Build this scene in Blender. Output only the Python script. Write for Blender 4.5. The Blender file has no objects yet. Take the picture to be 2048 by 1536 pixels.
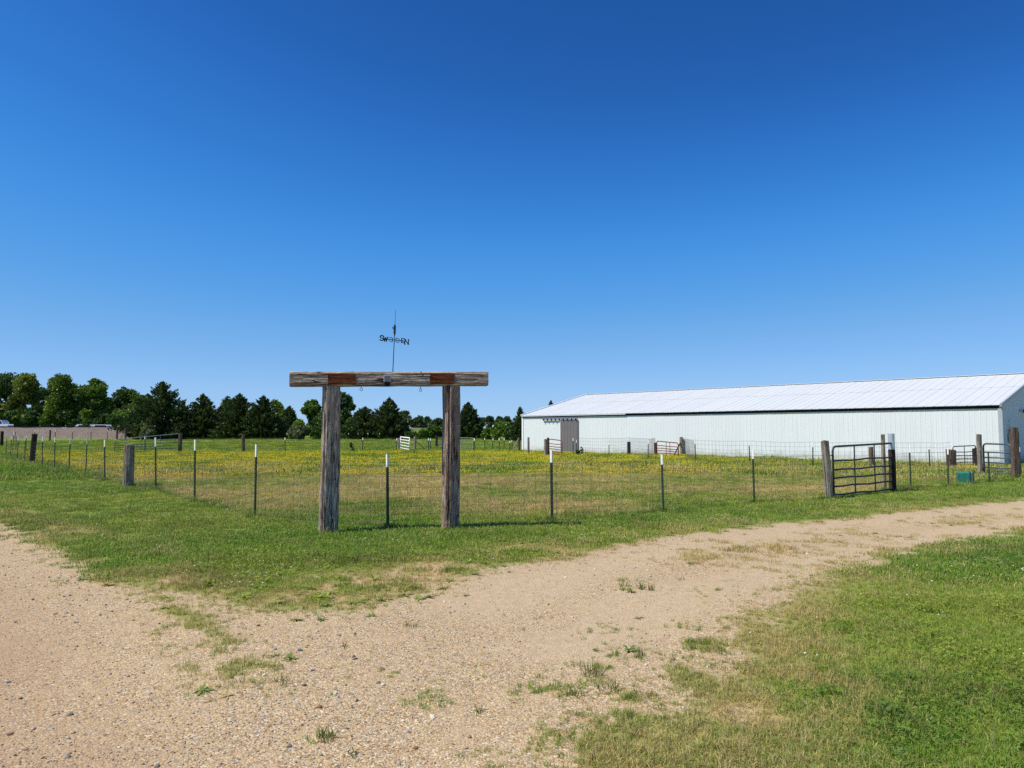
import bpy, bmesh, math, random
import numpy as np
from mathutils import Vector, Matrix, noise as mnoise

random.seed(11)
RNG = np.random.default_rng(5)
scene = bpy.context.scene
COL = scene.collection

# ------------------------------------------------------------------ camera
CAM_H = 1.61
FPX = 1450.0                    # focal length in pixels of a 2048 px wide picture
PITCH = math.atan(94.0 / FPX)
cam_data = bpy.data.cameras.new('camera')
cam_data.sensor_width = 36.0
cam_data.lens = FPX / 2048.0 * 36.0
cam_data.clip_start = 0.05
cam_data.clip_end = 4000
cam = bpy.data.objects.new('camera', cam_data)
COL.objects.link(cam)
cam.location = (0, 0, CAM_H)
cam.rotation_euler = (math.pi / 2 + PITCH, 0, 0)
scene.camera = cam

# ------------------------------------------------------------------ sky and sun
SUN_EL = math.radians(56)
SUN_ROT = math.radians(-111)    # clockwise from +Y: left of the view, a little behind
world = bpy.data.worlds.new('World')
scene.world = world
world.use_nodes = True
wt = world.node_tree
sky = wt.nodes.new('ShaderNodeTexSky')
sky.sky_type = 'NISHITA'
sky.sun_disc = False
sky.sun_elevation = SUN_EL
sky.sun_rotation = SUN_ROT
sky.air_density = 0.7
sky.dust_density = 0.1
sky.ozone_density = 6.0
sep = wt.nodes.new('ShaderNodeSeparateColor')
com = wt.nodes.new('ShaderNodeCombineColor')
wt.links.new(sky.outputs[0], sep.inputs[0])
# one colour response for the whole dome (a phone camera's deep blue)
RESP = ((.064, .084, .12, .232, .421, 1.0), (.018, .032, .072, .216, .36, .52)), ((.122, .16, .224, .397, .584, 1.0), (.109, .186, .302, .468, .59, .74)), ((.267, .336, .439, .631, .675, 1.0), (.407, .590, .762, .845, .885, .95))
for i, (xs_, ys_) in enumerate(RESP):
    d = wt.nodes.new('ShaderNodeMath'); d.operation = 'MULTIPLY'; d.inputs[1].default_value = .1
    fc = wt.nodes.new('ShaderNodeFloatCurve'); cv = fc.mapping.curves[0]
    cv.points[0].location = (0, 0); cv.points[1].location = (xs_[-1], ys_[-1])
    for a_, b_ in zip(xs_[:-1], ys_[:-1]): cv.points.new(a_, b_)
    fc.mapping.update()
    m = wt.nodes.new('ShaderNodeMath'); m.operation = 'MULTIPLY'; m.inputs[1].default_value = 1 / .102
    wt.links.new(sep.outputs[i], d.inputs[0]); wt.links.new(d.outputs[0], fc.inputs['Value'])
    wt.links.new(fc.outputs[0], m.inputs[0]); wt.links.new(m.outputs[0], com.inputs[i])
bgn = wt.nodes['Background']
wt.links.new(com.outputs[0], bgn.inputs[0])
bgn.inputs[1].default_value = 0.08

sun_data = bpy.data.lights.new('sun', 'SUN')
sun_data.energy = 4.3
sun_data.angle = math.radians(0.53)
sun_data.color = (1.0, 0.94, 0.82)
sun = bpy.data.objects.new('sun', sun_data)
COL.objects.link(sun)
sv = Vector((math.sin(SUN_ROT) * math.cos(SUN_EL), math.cos(SUN_ROT) * math.cos(SUN_EL), math.sin(SUN_EL)))
sun.rotation_euler = sv.to_track_quat('Z', 'Y').to_euler()
sun.location = sv * 60

scene.view_settings.view_transform = 'Standard'
scene.view_settings.look = 'None'
scene.view_settings.exposure = 0.35
scene.view_settings.gamma = 1.0
scene.render.engine = 'CYCLES'
scene.cycles.max_bounces = 6
scene.cycles.use_denoising = False
scene.cycles.transparent_max_bounces = 8

# ------------------------------------------------------------------ helpers: space
CP, SP = math.cos(PITCH), math.sin(PITCH)

def ray(px, py):
    x = (px - 1024.0) / FPX; v = -(py - 768.0) / FPX
    return Vector((x, CP - v * SP, SP + v * CP))

def G(px, py, z=0.0):
    """ground point under a pixel of the photograph (world metres, camera above the origin)"""
    d = ray(px, py)
    t = (z - CAM_H) / d.z
    return Vector((d.x * t, d.y * t, z))

def A(px, py, Y):
    """point at depth Y seen at a pixel"""
    d = ray(px, py)
    t = Y / d.y
    return Vector((d.x * t, Y, CAM_H + d.z * t))

def sstep(a, b, x):
    t = np.clip((x - a) / (b - a), 0, 1)
    return t * t * (3 - 2 * t)

def hgt(x, y):
    x = np.asarray(x, float); y = np.asarray(y, float)
    r = np.hypot(x, y)
    z = 0.012 * np.sin(1.3 * x + .7 * y) * np.sin(1.1 * y - .4 * x + 1)
    z += 0.03 * np.sin(.23 * x + 1) * np.sin(.19 * y + 2) * sstep(6, 20, r)
    z += 0.3 * sstep(70, 125, y)
    z += 1.7 * sstep(165, 215, y) * sstep(-60, -20, x)
    z += 1.2 * sstep(138, 146, y) * (1 - sstep(-60, -20, x))
    return z

def gz(p):
    return float(hgt(p[0], p[1]))

def vnoise(x, y, seed=0):
    xi = np.floor(x); yi = np.floor(y)
    fx = x - xi; fy = y - yi
    fx = fx * fx * (3 - 2 * fx); fy = fy * fy * (3 - 2 * fy)
    def h(a, b):
        s = np.sin(a * 127.1 + b * 311.7 + seed * 74.7) * 43758.5453
        return s - np.floor(s)
    return ((h(xi, yi) * (1 - fx) + h(xi + 1, yi) * fx) * (1 - fy) + (h(xi, yi + 1) * (1 - fx) + h(xi + 1, yi + 1) * fx) * fy)

def fbm(x, y, seed=0, octv=4):
    v = 0; a = .5; s = 0
    for o in range(octv):
        v = v + a * vnoise(x * 2 ** o + 17.3 * o, y * 2 ** o - 9.1 * o, seed + o); s += a; a *= .5
    return v / s

# ------------------------------------------------------------------ helpers: objects
def tag(o, label=None, cat=None, group=None, kind=None):
    if label: o['label'] = label
    if cat: o['category'] = cat
    if group: o['group'] = group
    if kind: o['kind'] = kind
    return o

def empty(name, loc=(0, 0, 0), rz=0.0):
    o = bpy.data.objects.new(name, None)
    COL.objects.link(o)
    o.empty_display_size = .2
    o.location = loc
    o.rotation_euler = (0, 0, rz)
    return o

def link(name, me, mat=None, parent=None, loc=(0, 0, 0), rot=(0, 0, 0), scale=(1, 1, 1)):
    if mat is not None and not me.materials:
        me.materials.append(mat)
    o = bpy.data.objects.new(name, me)
    COL.objects.link(o)
    o.location = loc; o.rotation_euler = rot; o.scale = scale
    if parent is not None: o.parent = parent
    return o

class MB:
    """collects simple shapes into one mesh"""
    def __init__(s): s.v = []; s.f = []
    def add(s, vs, fs):
        b = len(s.v); s.v += [tuple(v) for v in vs]; s.f += [tuple(i + b for i in f) for f in fs]; return s
    def box(s, c, d, rot=None):
        x, y, z = d[0] / 2, d[1] / 2, d[2] / 2
        vs = [Vector((a * x, b * y, e * z)) for e in (-1, 1) for b in (-1, 1) for a in (-1, 1)]
        if rot is not None: vs = [rot @ v for v in vs]
        c = Vector(c)
        return s.add([v + c for v in vs], [(0, 2, 3, 1), (4, 5, 7, 6), (0, 1, 5, 4), (2, 6, 7, 3), (0, 4, 6, 2), (1, 3, 7, 5)])
    def tube(s, pts, r, n=6, closed=False):
        pts = [Vector(p) for p in pts]; m = len(pts)
        rs = r if isinstance(r, (list, tuple)) else [r] * m
        vs = []; fs = []; prev = None
        for i, p in enumerate(pts):
            if closed: t = pts[(i + 1) % m] - pts[i - 1]
            else: t = pts[min(i + 1, m - 1)] - pts[max(i - 1, 0)]
            t.normalize()
            if prev is None:
                a = Vector((0, 0, 1)) if abs(t.z) < .9 else Vector((1, 0, 0))
                u = t.cross(a).normalized()
            else:
                u = (prev - t * prev.dot(t)).normalized()
            prev = u; w = t.cross(u)
            for k in range(n):
                an = 2 * math.pi * k / n
                vs.append(p + (u * math.cos(an) + w * math.sin(an)) * rs[i])
        for i in range(m if closed else m - 1):
            j = (i + 1) % m
            for k in range(n):
                fs.append((i * n + k, i * n + (k + 1) % n, j * n + (k + 1) % n, j * n + k))
        if not closed:
            fs.append(tuple(range(n))[::-1]); fs.append(tuple((m - 1) * n + k for k in range(n)))
        return s.add(vs, fs)
    def mesh(s, name, smooth=False):
        me = bpy.data.meshes.new(name)
        me.from_pydata([tuple(v) for v in s.v], [], s.f)
        bm = bmesh.new(); bm.from_mesh(me); bmesh.ops.recalc_face_normals(bm, faces=bm.faces); bm.to_mesh(me); bm.free()
        if smooth: me.polygons.foreach_set('use_smooth', [True] * len(me.polygons))
        return me
    def build(s, name, mat, parent=None, smooth=False, **k):
        return link(name, s.mesh(name, smooth), mat, parent, **k)

def quads_mesh(name, V, nper, tint=None):
    """V: (n, nper, 3) -> mesh of n separate faces, optional tint (n,) per face"""
    n = len(V)
    me = bpy.data.meshes.new(name)
    me.vertices.add(n * nper); me.vertices.foreach_set('co', np.ascontiguousarray(V, np.float32).ravel())
    me.loops.add(n * nper); me.loops.foreach_set('vertex_index', np.arange(n * nper, dtype=np.int32))
    me.polygons.add(n); me.polygons.foreach_set('loop_start', np.arange(n, dtype=np.int32) * nper)
    if tint is not None:
        at = me.attributes.new('tint', 'FLOAT', 'FACE'); at.data.foreach_set('value', np.asarray(tint, np.float32))
    me.update(calc_edges=True)
    return me

# ------------------------------------------------------------------ helpers: materials
class NT:
    def __init__(s, name):
        s.m = bpy.data.materials.new(name); s.m.use_nodes = True
        s.t = s.m.node_tree; s.n = s.t.nodes
        s.b = s.n['Principled BSDF']; s.out = s.n['Material Output']
        s.b.inputs['Specular IOR Level'].default_value = .3
    def new(s, kind, **k):
        n = s.n.new('ShaderNode' + kind)
        for a, v in k.items(): setattr(n, a, v)
        return n
    def l(s, a, b): s.t.links.new(a, b)
    def val(s, sock, v):
        if hasattr(v, 'links'): s.l(v, sock)
        elif v is not None: sock.default_value = v
    def coord(s, which='Object', scale=(1, 1, 1)):
        c = s.new('TexCoord'); m = s.new('Mapping'); m.inputs['Scale'].default_value = scale
        s.l(c.outputs[which], m.inputs['Vector']); return m.outputs[0]
    def noise(s, vec, scale, detail=4, rough=.55, dist=0):
        n = s.new('TexNoise'); n.inputs['Scale'].default_value = scale; n.inputs['Detail'].default_value = detail
        n.inputs['Roughness'].default_value = rough; n.inputs['Distortion'].default_value = dist
        s.l(vec, n.inputs['Vector']); return n.outputs[0]
    def voro(s, vec, scale, feature='F1', out='Distance'):
        n = s.new('TexVoronoi'); n.feature = feature; n.inputs['Scale'].default_value = scale
        s.l(vec, n.inputs['Vector']); return n.outputs[out]
    def ramp(s, fac, stops, interp='LINEAR'):
        r = s.new('ValToRGB'); r.color_ramp.interpolation = interp
        e = r.color_ramp.elements
        while len(e) < len(stops): e.new(.5)
        for q, (p, c) in zip(e, stops):
            q.position = p; q.color = (*c, 1) if hasattr(c, '__len__') else (c, c, c, 1)
        s.l(fac, r.inputs[0]); return r.outputs[0]
    def mix(s, fac, a, b, mode='MIX'):
        m = s.new('Mix', data_type='RGBA', blend_type=mode)
        s.val(m.inputs[0], fac)
        for k, v in ((6, a), (7, b)):
            if hasattr(v, 'links'): s.l(v, m.inputs[k])
            else: m.inputs[k].default_value = (*v, 1)
        return m.outputs[2]
    def math(s, op, a, b=None, clamp=False):
        m = s.new('Math', operation=op, use_clamp=clamp); s.val(m.inputs[0], a)
        if b is not None: s.val(m.inputs[1], b)
        return m.outputs[0]
    def attr(s, name, out='Fac', typ='GEOMETRY'):
        a = s.new('Attribute', attribute_name=name, attribute_type=typ); return a.outputs[out]
    def bump(s, h, strength=.5, dist=.01):
        b = s.new('Bump'); b.inputs['Strength'].default_value = strength; b.inputs['Distance'].default_value = dist
        s.l(h, b.inputs['Height']); s.l(b.outputs[0], s.b.inputs['Normal'])
    def base(s, c, rough=.7, metal=0, spec=None):
        if hasattr(c, 'links'): s.l(c, s.b.inputs['Base Color'])
        else: s.b.inputs['Base Color'].default_value = (*c, 1)
        s.val(s.b.inputs['Roughness'], rough); s.b.inputs['Metallic'].default_value = metal
        if spec is not None: s.b.inputs['Specular IOR Level'].default_value = spec
        return s.m

def wood_mat(name, light, dark, crack, grain=1.0, rough=.9, zf=1.3):
    t = NT(name)
    g = t.coord('Object', (26 * grain, 26 * grain, zf))
    f = t.noise(g, 1.0, 7, .7, 1.1)
    big = t.noise(t.coord('Object', (4.5, 4.5, 1.6)), 1.0, 4)
    c = t.ramp(f, [(.34, crack), (.44, dark), (.58, light), (.72, tuple(min(1, x * 1.3) for x in light))])
    c = t.mix(t.ramp(big, [(.40, 0.0), (.64, .85)]), c, t.mix(.7, c, dark))
    fine = t.noise(t.coord('Object', (95, 95, 14)), 1.0, 3, .7)
    c = t.mix(.5, c, t.ramp(fine, [(.32, .2), (.58, 1.0)]), 'MULTIPLY')
    chk = t.noise(t.coord('Object', (16, 16, .7)), 1.0, 2, .5, .4)
    ck = t.ramp(t.math('ABSOLUTE', t.math('SUBTRACT', chk, .5)), [(.004, 1.0), (.02, 0.0)])
    c = t.mix(ck, c, crack)
    t.bump(t.math('SUBTRACT', t.math('ADD', f, t.math('MULTIPLY', fine, .4)), t.math('MULTIPLY', ck, .4)), 1.0, .03)
    return t.base(c, rough, 0, .15)

def plain(name, col, rough=.6, metal=0.0, var=.15, scale=14.0, spec=.3):
    t = NT(name)
    n = t.noise(t.coord('Object'), scale, 4)
    c = t.mix(t.ramp(n, [(.3, 0.0), (.7, 1.0)]), tuple(x * (1 - var) for x in col), tuple(min(1, x * (1 + var)) for x in col))
    return t.base(c, rough, metal, spec)

def leaf_mat(name, col, col2, trans=.25, inst=False):
    t = NT(name)
    ti = t.attr('tint')
    if inst: c0 = t.attr('col', 'Color', 'INSTANCER')
    else: c0 = t.mix(ti, col, col2)
    if inst:
        g = t.new('CombineColor'); 
        for k in range(3): t.l(ti, g.inputs[k])
        c0 = t.mix(1.0, c0, g.outputs[0], 'MULTIPLY')
    t.base(c0, .55, 0, .25)
    tr = t.new('BsdfTranslucent'); t.l(c0, tr.inputs[0])
    mx = t.new('MixShader'); mx.inputs[0].default_value = trans
    t.l(t.b.outputs[0], mx.inputs[1]); t.l(tr.outputs[0], mx.inputs[2]); t.l(mx.outputs[0], t.out.inputs[0])
    return t.m

M = {}
M['timber_grey'] = wood_mat('weathered_timber', (.70, .585, .48), (.36, .27, .21), (.028, .019, .015), 1.0, .9, 3.2)
M['timber_brown'] = wood_mat('weathered_brown_timber', (.60, .465, .37), (.29, .19, .145), (.028, .018, .014), 1.0, .9, 3.2)
M['rust_stain'] = wood_mat('rust_stained_timber', (.27, .085, .03), (.16, .045, .016), (.03, .012, .006))
M['post_grey'] = wood_mat('grey_post_wood', (.46, .41, .34), (.22, .18, .14), (.05, .04, .03))
M['post_dark'] = wood_mat('dark_creosote_wood', (.075, .055, .045), (.035, .026, .022), (.01, .008, .007))
M['post_brown'] = wood_mat('brown_post_wood', (.27, .195, .15), (.13, .085, .064), (.03, .018, .012))
M['post_red'] = wood_mat('red_brown_post_wood', (.24, .10, .07), (.13, .045, .03), (.03, .015, .01))
M['stake_green'] = plain('green_stake_paint', (.028, .055, .035), .55, .2, .35, 9)
M['stake_white'] = plain('white_stake_paint', (.80, .79, .74), .6, 0, .06, 20)
M['wire'] = plain('galvanised_wire', (.16, .15, .14), .5, .6, .3, 30)
M['gate_dark'] = plain('dark_blue_grey_pipe', (.042, .055, .068), .45, .2, .25, 8)
M['gate_blue'] = plain('steel_blue_pipe', (.07, .11, .15), .45, .2, .2, 8)
M['gate_grey'] = plain('grey_pipe', (.20, .23, .23), .5, .3, .2, 8)
M['gate_red'] = plain('faded_red_pipe', (.20, .05, .04), .5, .1, .3, 8)
M['gate_white'] = plain('white_gate_paint', (.80, .80, .77), .5, 0, .05, 8)
M['black'] = plain('black_iron', (.012, .012, .013), .5, .4, .3, 20)
M['ring'] = plain('dark_steel', (.05, .045, .04), .45, .7, .3, 30)

def metal_sheet(name, col, var):
    t = NT(name)
    o = t.coord('Object'); geo = t.new('NewGeometry')
    n = t.noise(geo.outputs['Position'], .7, 5, .6)
    streak = t.new('Mapping'); streak.inputs['Scale'].default_value = (3.1, 3.1, .25); t.l(geo.outputs['Position'], streak.inputs[0])
    s = t.noise(streak.outputs[0], 1.6, 4, .6)
    inf = t.new('ObjectInfo')
    c = t.mix(t.ramp(n, [(.3, 0.0), (.75, .6)]), col, tuple(x * (1 - var) for x in col))
    c = t.mix(t.ramp(s, [(.52, 0.0), (.8, .35)]), c, tuple(x * y for x, y in zip(col, (.80, .78, .73))))
    sz = t.new('SeparateXYZ'); t.l(geo.outputs['Position'], sz.inputs[0])
    spl = t.math('SUBTRACT', t.math('MULTIPLY', t.noise(geo.outputs['Position'], 2.2, 5, .7), 1.1), sz.outputs[2])
    c = t.mix(t.ramp(spl, [(.05, 0.0), (.55, .7)]), c, (.34, .31, .24))
    rnd = t.new('MapRange'); rnd.inputs[3].default_value = .97; rnd.inputs[4].default_value = 1.0; t.l(inf.outputs['Random'], rnd.inputs[0])
    g = t.new('CombineColor')
    for k in range(3): t.l(rnd.outputs[0], g.inputs[k])
    c = t.mix(1.0, c, g.outputs[0], 'MULTIPLY')
    return t.base(c, .42, 0, .4)
M['wall_sheet'] = metal_sheet('pale_painted_steel', (.72, .755, .765), .04)
M['roof_sheet'] = metal_sheet('white_painted_roof', (.62, .64, .645), .06)
M['trim_white'] = plain('white_trim', (.80, .82, .83), .45, 0, .04, 3)
M['trim_grey'] = plain('blue_grey_trim', (.38, .43, .47), .45, 0, .06, 3)
M['door_grey'] = plain('warm_grey_door', (.16, .145, .15), .6, 0, .05, 2)
M['gap_shade'] = plain('black_gap_shade', (.006, .006, .007), .8, 0, .3, 5)  # near-black colour standing in for the shade under the eave
M['bark'] = wood_mat('bark', (.16, .12, .09), (.08, .06, .045), (.02, .015, .012), .3)

# ------------------------------------------------------------------ ground masks (world metres)
def W(pts): return [tuple(G(*p)[:2]) for p in pts]
edge_left = [(0, 1050), (60, 1076), (130, 1110), (200, 1148), (255, 1172), (300, 1185)]
edge_tip = [(340, 1184), (400, 1192), (480, 1208), (560, 1220), (650, 1222), (740, 1206), (830, 1190), (900, 1168), (960, 1145)]
edge_right = [(1100, 1118), (1200, 1097), (1330, 1072), (1500, 1051), (1650, 1040), (1800, 1024), (1920, 1013), (2048, 1003)]
FRONT = [(-70, 76)] + W(edge_left + edge_tip + edge_right) + [(30, 27), (70, 52), (900, 500), (500, 1600), (-900, 1600), (-900, 900)]
RIGHT = [(70, 47.5), (30, 23)] + W([(2048, 1058), (1900, 1077), (1800, 1097), (1720, 1116), (1650, 1140), (1610, 1180), (1545, 1215), (1520, 1260), (1480, 1320), (1430, 1370), (1370, 1440), (1270, 1500), (1150, 1560)]) + [(.15, 2.4), (.3, -8), (70, -8)]
LEFT = [(-75, 66), (-10.4, 4.85), (-4.9, -.7), (-3, -8), (-75, -8)]

def sdf(poly, x, y):
    P = np.array(poly); Q = np.roll(P, -1, 0)
    d = np.full(x.shape, 1e9); inside = np.zeros(x.shape, bool)
    for (ax, ay), (bx, by) in zip(P, Q):
        ex, ey = bx - ax, by - ay
        t = np.clip(((x - ax) * ex + (y - ay) * ey) / (ex * ex + ey * ey + 1e-12), 0, 1)
        d = np.minimum(d, np.hypot(x - ax - t * ex, y - ay - t * ey))
        if ay != by:
            c = ((ay > y) != (by > y)) & (x < (bx - ax) * (y - ay) / (by - ay) + ax)
            inside ^= c
    return np.where(inside, d, -d)

def strip(pts, x, y):
    d = np.full(np.shape(x), 1e9)
    for (ax, ay), (bx, by) in zip(pts[:-1], pts[1:]):
        ex, ey = bx - ax, by - ay
        t = np.clip(((x - ax) * ex + (y - ay) * ey) / (ex * ex + ey * ey), 0, 1)
        d = np.minimum(d, np.hypot(x - ax - t * ex, y - ay - t * ey))
    return d

S_DRIVE = W([(1380, 1118), (1560, 1095), (1760, 1065), (2048, 1030)]) + [(30, 24.5), (60, 43)]
S_RIDGE = W([(330, 1190), (470, 1240), (620, 1300), (700, 1400), (720, 1536)])
T_UP = W([(960, 1210), (1120, 1150), (1300, 1106), (1500, 1072), (1750, 1043), (2048, 1014)]) + [(30, 26), (60, 46)]
T_LO = W([(1150, 1290), (1330, 1205), (1500, 1155), (1640, 1122), (1850, 1083), (2048, 1049)]) + [(30, 23.8), (60, 42)]
S_WEED = W([(262, 1176), (330, 1222), (400, 1282), (440, 1320), (490, 1352)])
PATCH = [  # px, py, radius, strength : sparse weeds growing in the gravel
    (1250, 1175, .7, .35), (1290, 1185, .4, .4), (1210, 1310, .3, .35), (1170, 1350, .35, .55), (1100, 1370, .5, .35),
    (1000, 1340, .6, .28), (880, 1390, .5, .28), (640, 1300, .4, .25), (1330, 1275, .7, .45), (1400, 1290, .5, .5),
    (1290, 1400, .35, .45), (1380, 1360, .4, .5), (1280, 1455, .35, .6), (1200, 1500, .3, .55), (1090, 1480, .35, .35), (760, 1355, .5, .2),
    (560, 1350, .35, .2), (640, 1470, .16, .3), (1230, 1255, .6, .2), (1450, 1180, .7, .2), (1060, 1225, .8, .14), (1500, 1130, 1.0, .22)]
PATCHW = [(*G(a, b)[:2], r, s) for a, b, r, s in PATCH]
SCRUFF = [(*G(a, b)[:2], r) for a, b, r in ((700, 1175, 1.3), (880, 1150, 1.4), (1040, 1110, 1.3), (560, 1190, .8), (470, 1185, .7), (330, 1165, .6), (90, 1070, 1.0), (1500, 1440, .3))]
FENCE_FRONT = [(-70, 96), tuple(G(4, 905)[:2])] + W([(256, 974), (509, 1037), (775, 1058), (1104, 1045), (1509, 1006), (1659, 997), (1785, 984), (1822, 976), (2042, 952)]) + [(60, 50)]
PADDOCK = FENCE_FRONT + [(300, 300), (-300, 300)]

def masks(x, y, fine=True):
    """grass cover, dryness, yellow flower density, dirt road share"""
    r = np.hypot(x, y)
    n1 = fbm(x * 1.1, y * 1.1, 3) - .5
    n2 = fbm(x * 4.3, y * 4.3, 9) - .5
    n3 = fbm(x * .33, y * .33, 21) - .5
    sf = sdf(FRONT, x, y); sr = sdf(RIGHT, x, y); sl = sdf(LEFT, x, y)
    cf = sstep(-.5, .35, sf + .55 * n1 + .35 * n2)
    cr = sstep(-.62, .75, sr + .85 * n1 + 1.0 * n2)
    cl = sstep(-.2, .4, sl + .6 * n1)
    g = np.maximum(np.maximum(cf, cr), cl)
    d = strip(S_DRIVE, x, y)
    g = np.maximum(g, .42 * sstep(1.25, .2, d + .9 * n1) * sstep(-.2, .25, n2 + n1 + .12))
    d = strip(S_WEED, x, y)
    g = np.maximum(g, .85 * sstep(.62, .05, d + .6 * n2) * sstep(-.2, .18, n2 + .6 * n1))
    for (a, b, rr, s) in PATCHW:
        dd = np.hypot(x - a, (y - b))
        g = np.maximum(g, min(1, 1.6 * s) * sstep(rr, rr * .2, dd) * sstep(-.12, .2, n2 + .5 * n1))
    sc = np.zeros_like(x)
    for (a, b, rr) in SCRUFF:
        sc = np.maximum(sc, sstep(rr, rr * .25, np.hypot(x - a, y - b)))
    near = np.maximum(cf * sstep(1.6, .1, sf), cr * sstep(1.3, .0, sr))
    dry = .08 + .22 * sstep(-1, .5, sr) * (.25 + .75 * sstep(1.6, .2, sr)) * sstep(-.15, .25, n1 * .8 + n2 * .7 + n3) + .50 * near * sstep(-.25, .3, n1 + n2) + .45 * sc * sstep(-.3, .25, n1 + n2)
    g = g * (1 - .45 * sc * sstep(-.1, .25, n2 + n1) * (sf < 2.2))
    g = np.clip(g, 0, 1)
    dry = np.where(strip(S_WEED, x, y) < .6, np.maximum(dry, .38), dry)
    dry = np.where((strip(S_DRIVE, x, y) < 1.3) & (sf < 0) & (sr < 0), .92, dry)
    pad = sstep(-.1, .8, sdf(PADDOCK, x, y) + .4 * n1)
    band = sstep(13.0, 15.5, y) * sstep(42, 26, y)
    pdry = np.clip(.42 + 1.7 * n3 + .9 * n1 + .25, 0, 1) * band * .95
    gp = sstep(.05, .22, fbm(x * .22 + 5, y * .45, 31) - .48) # greener streaks
    pdry = pdry * (1 - .6 * gp)
    dry = np.clip(dry * (1 - pad) + pad * pdry, 0, 1)
    fl = pad * (sstep(22, 34, y) * sstep(62, 48, y) * sstep(-.32, .2, n3 * 1.3 + n1 * .8 + .12) + .22 * sstep(13, 18, y) * sstep(36, 24, y) * sstep(0., .35, n1 + n3) + .22 * sstep(58, 66, y) * sstep(140, 90, y) * sstep(-.1, .25, n3 + n1 * .6))
    fl *= sstep(16, 2, x - (y - 40) * .2) * .75 + .25
    rd = sstep(.05, 1.5, sdf([(-70, 72), tuple(G(-40, 1050)[:2]), tuple(G(330, 1250)[:2]), tuple(G(520, 1536)[:2]), (-.5, -6), (-3, -6), (-75, 64)], x, y) + .8 * n1)
    tk = np.minimum(strip(T_UP, x, y), strip(T_LO, x, y))
    masks.track = sstep(.75, .15, tk + .5 * n1)
    return g, dry, np.clip(fl, 0, 1), rd, pad

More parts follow.
